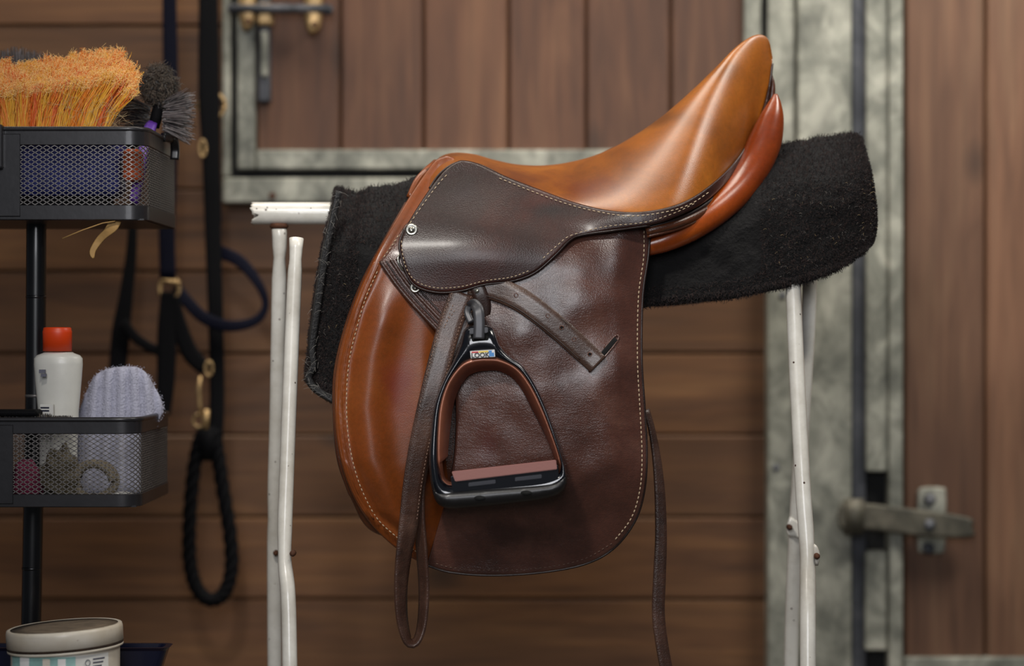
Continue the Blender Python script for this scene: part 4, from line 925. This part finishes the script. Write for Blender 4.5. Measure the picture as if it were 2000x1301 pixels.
lathe('lid_dust', [(jr*.96, .0238), (jr*.6, .0242), (0, .0240)], lc, plain('dusty_lid_top', (120, 104, 86), .9, 0, 0, (90, .6, .002), .35), lid, 48, tilt=tl)
def wrap(name, a0, a1, z0, z1, mat, par, rr=1.004):
    v = []; f = []; n_ = 20
    for i in range(n_+1):
        a = math.radians(a0+(a1-a0)*i/n_)
        for (r_, z_) in ((jr*.97*rr, z0), (jr*.97*rr, z1), (jr*.965, z1), (jr*.965, z0)): v.append((jc.x+r_*math.sin(a), jY-r_*math.cos(a), z_))
    for i in range(n_):
        for k in range(4): f.append((i*4+k, i*4+(k+1) % 4, (i+1)*4+(k+1) % 4, (i+1)*4+k))
    return fixn(mk(name, v, f, mat, par))
zl = P(0, 1283, jY-jr).z
jl = wrap('jar_label', -62, 62, bz+.02, zl, M['label'], jar)
wrap('label_picture', -60, 22, bz+.025, zl-.001, M['teal'], jl, 1.008)
for a0, a1, mt in ((-42, -28, 'wht'), (-12, -4, 'jar'), (4, 12, 'wht')): wrap('label_pattern', a0, a1, bz+.028, zl-.003, M[mt], jl, 1.012)
for k in range(9): wrap('label_print', 41, 56-(k % 3)*2, zl-.006-.0042*k, zl-.0045-.0042*k, M['print'], jl, 1.012)
tube('label_symbol', [Vector((jc.x+jr*.985*math.sin(math.radians(35)+.045*math.cos(t)), jY-jr*.985*math.cos(math.radians(35)+.045*math.cos(t)), zl-.009+.0036*math.sin(t))) for t in np.linspace(0, 6.283, 20)], .0004, M['print'], jl, 6)
ty0 = thing('tray', 'dark navy plastic tray behind the white jar', 'tray', (-.55, .02, bz))
tx1 = P(312, 0, -.03).x; tz = P(0, 1276, -.03).z
v = []; f = []
def rr2(x0, x1, y0, y1, z, r_, n_=6):
    out = []
    for cx, cy, a0 in ((x1-r_, y1-r_, 0), (x0+r_, y1-r_, 90), (x0+r_, y0+r_, 180), (x1-r_, y0+r_, 270)):
        for k in range(n_): a = math.radians(a0+90*k/(n_-1)); out.append((cx+r_*math.cos(a), cy+r_*math.sin(a), z))
    return out
ringsT = [rr2(-.86+.04, tx1-.04, .026, .046, bz+.001, .01), rr2(-.86, tx1, .014, .053, tz-.004, .01), rr2(-.865, tx1+.004, .011, .056, tz, .012), rr2(-.858, tx1-.004, .016, .05, tz, .01), rr2(-.82, tx1-.044, .029, .043, bz+.004, .008)]
for r_ in ringsT: v += r_
m = len(ringsT[0])
for i in range(4):
    for k in range(m): f.append((i*m+k, i*m+(k+1) % m, (i+1)*m+(k+1) % m, (i+1)*m+k))
f.append(tuple(range(m))[::-1]); f.append(tuple(4*m+k for k in range(m)))
fixn(mk('tray_body', v, f, M['tray'], ty0, smooth=False))

# ---------------------------------------------------------------- halter and rope hanging behind
HY = .66
ha = thing('halter', 'navy and black webbing halter with brass fittings hanging by the plank wall', 'halter', P(350, 800, HY))
def strap(pts, wd, mat, name='strap', ang=0, Y=HY, n=40): return ribbon(name, [P(a, b, Y+(c[0] if c else 0)) for a, b, *c in pts], [L(q, Y) for q in wd] if hasattr(wd, '__len__') else L(wd, Y), .005, M[mat], ha, ang, n)
strap([(331, -160), (331, 0), (333, 150), (332, 300), (326, 440), (328, 545)], [28, 28, 30, 30, 32, 32], 'navy')
strap([(405, -160), (407, 0), (408, 180), (412, 300), (416, 450), (422, 650), (424, 780), (420, 870)], [38, 38, 42, 36, 32, 30, 30, 30], 'webblack')
strap([(413, 0, .012), (414, 150, .012), (416, 300, .012), (420, 440, .012)], [26, 26, 28, 26], 'navy')
strap([(260, 420), (256, 500), (246, 580), (236, 650), (228, 740)], [16, 22, 28, 36, 34], 'webblack')
strap([(240, 630), (265, 660), (300, 682), (340, 695)], [22, 20, 20, 22], 'webblack', Y=HY-.01)
strap([(328, 570), (326, 650), (324, 740), (318, 810)], [28, 38, 36, 30], 'webblack', Y=HY-.012)
strap([(340, 580), (352, 640), (372, 690), (402, 722)], [20, 30, 34, 30], 'webblack', Y=HY-.012)
strap([(426, 490, .01), (470, 512, -.01), (505, 555, -.02), (519, 595, -.02), (500, 626, -.02), (450, 637, -.02), (400, 622, -.012), (362, 585, 0), (345, 560, .01)], [26, 24, 18, 14, 18, 22, 24, 24, 20], 'navy')
def brass_ring(px, py, rx, ry, Y=HY-.02, r=4):
    tube('brass_ring', [P(px+rx*math.cos(t), py+ry*math.sin(t), Y) for t in np.linspace(0, 2*math.pi, 28)], L(r, Y), M['brass'], ha, 8)
brass_ring(414, 206, 25, 25, Y=HY+.004, r=4.5); brass_ring(331, 564, 19, 24, Y=HY+.002, r=4); tube('buckle_bar', [P(316, 548, HY-.02), P(352, 552, HY-.02)], L(4, HY), M['brass'], ha, 8); brass_ring(396, 290, 6, 16, r=3)
brass_ring(408, 720, 7, 14, r=3); brass_ring(388, 822, 10, 12, r=3.5)
tube('snap', [P(392, 735, HY-.025), P(388, 760, HY-.025), P(390, 790, HY-.025), P(393, 812, HY-.025)], [L(3.5), L(6), L(5), L(5)], M['brass'], ha, 12)
tube('snap_swivel', [P(404, 800, HY-.025), P(402, 838, HY-.025)], L(7), M['brass'], ha, 12)
lr = thing('lead_rope', 'thick dark lead rope loop hanging below the halter snap', 'rope', P(412, 1180, HY))
lp = cru([(398, 842), (385, 880), (375, 950), (370, 1030), (371, 1100), (385, 1150), (410, 1172), (438, 1158), (452, 1110), (449, 1040), (436, 960), (426, 890), (418, 842)], 160)
v = []; f = []
for s_ in range(3):   # three twisted strands
    pts = [];
    for i, (a, b) in enumerate(lp):
        ph = i*.42+s_*2.094; dd = lp[min(i+1, 159)]-lp[max(i-1, 0)]; dd = dd/np.linalg.norm(dd); n_ = np.array([-dd[1], dd[0]])
        pts.append(P(a+n_[0]*6.5*math.cos(ph), b+n_[1]*6.5*math.cos(ph), HY+L(6.5)*math.sin(ph)))
    tube('rope_strand', pts, L(8.4, HY), M['webblack'], lr, 8)
tube('rope_whipping', [P(406, 832, HY), P(405, 862, HY), P(403, 900, HY)], [L(20), L(26), L(16)], M['webblack'], lr, 14)
# hook bar above, out of which the halter hangs
hk = tag(tube('wall_rail', [P(300, -150, HY), P(460, -150, HY)], .008, M['galv'], None, 10), 'short galvanised rail above the frame from which the halter hangs', 'rail')
for a in (300, 460): tube('rail_mount', [P(a, -150, HY), P(a, -150, HY)+Vector((0, WY-HY, 0))], .006, M['galv'], hk, 8)
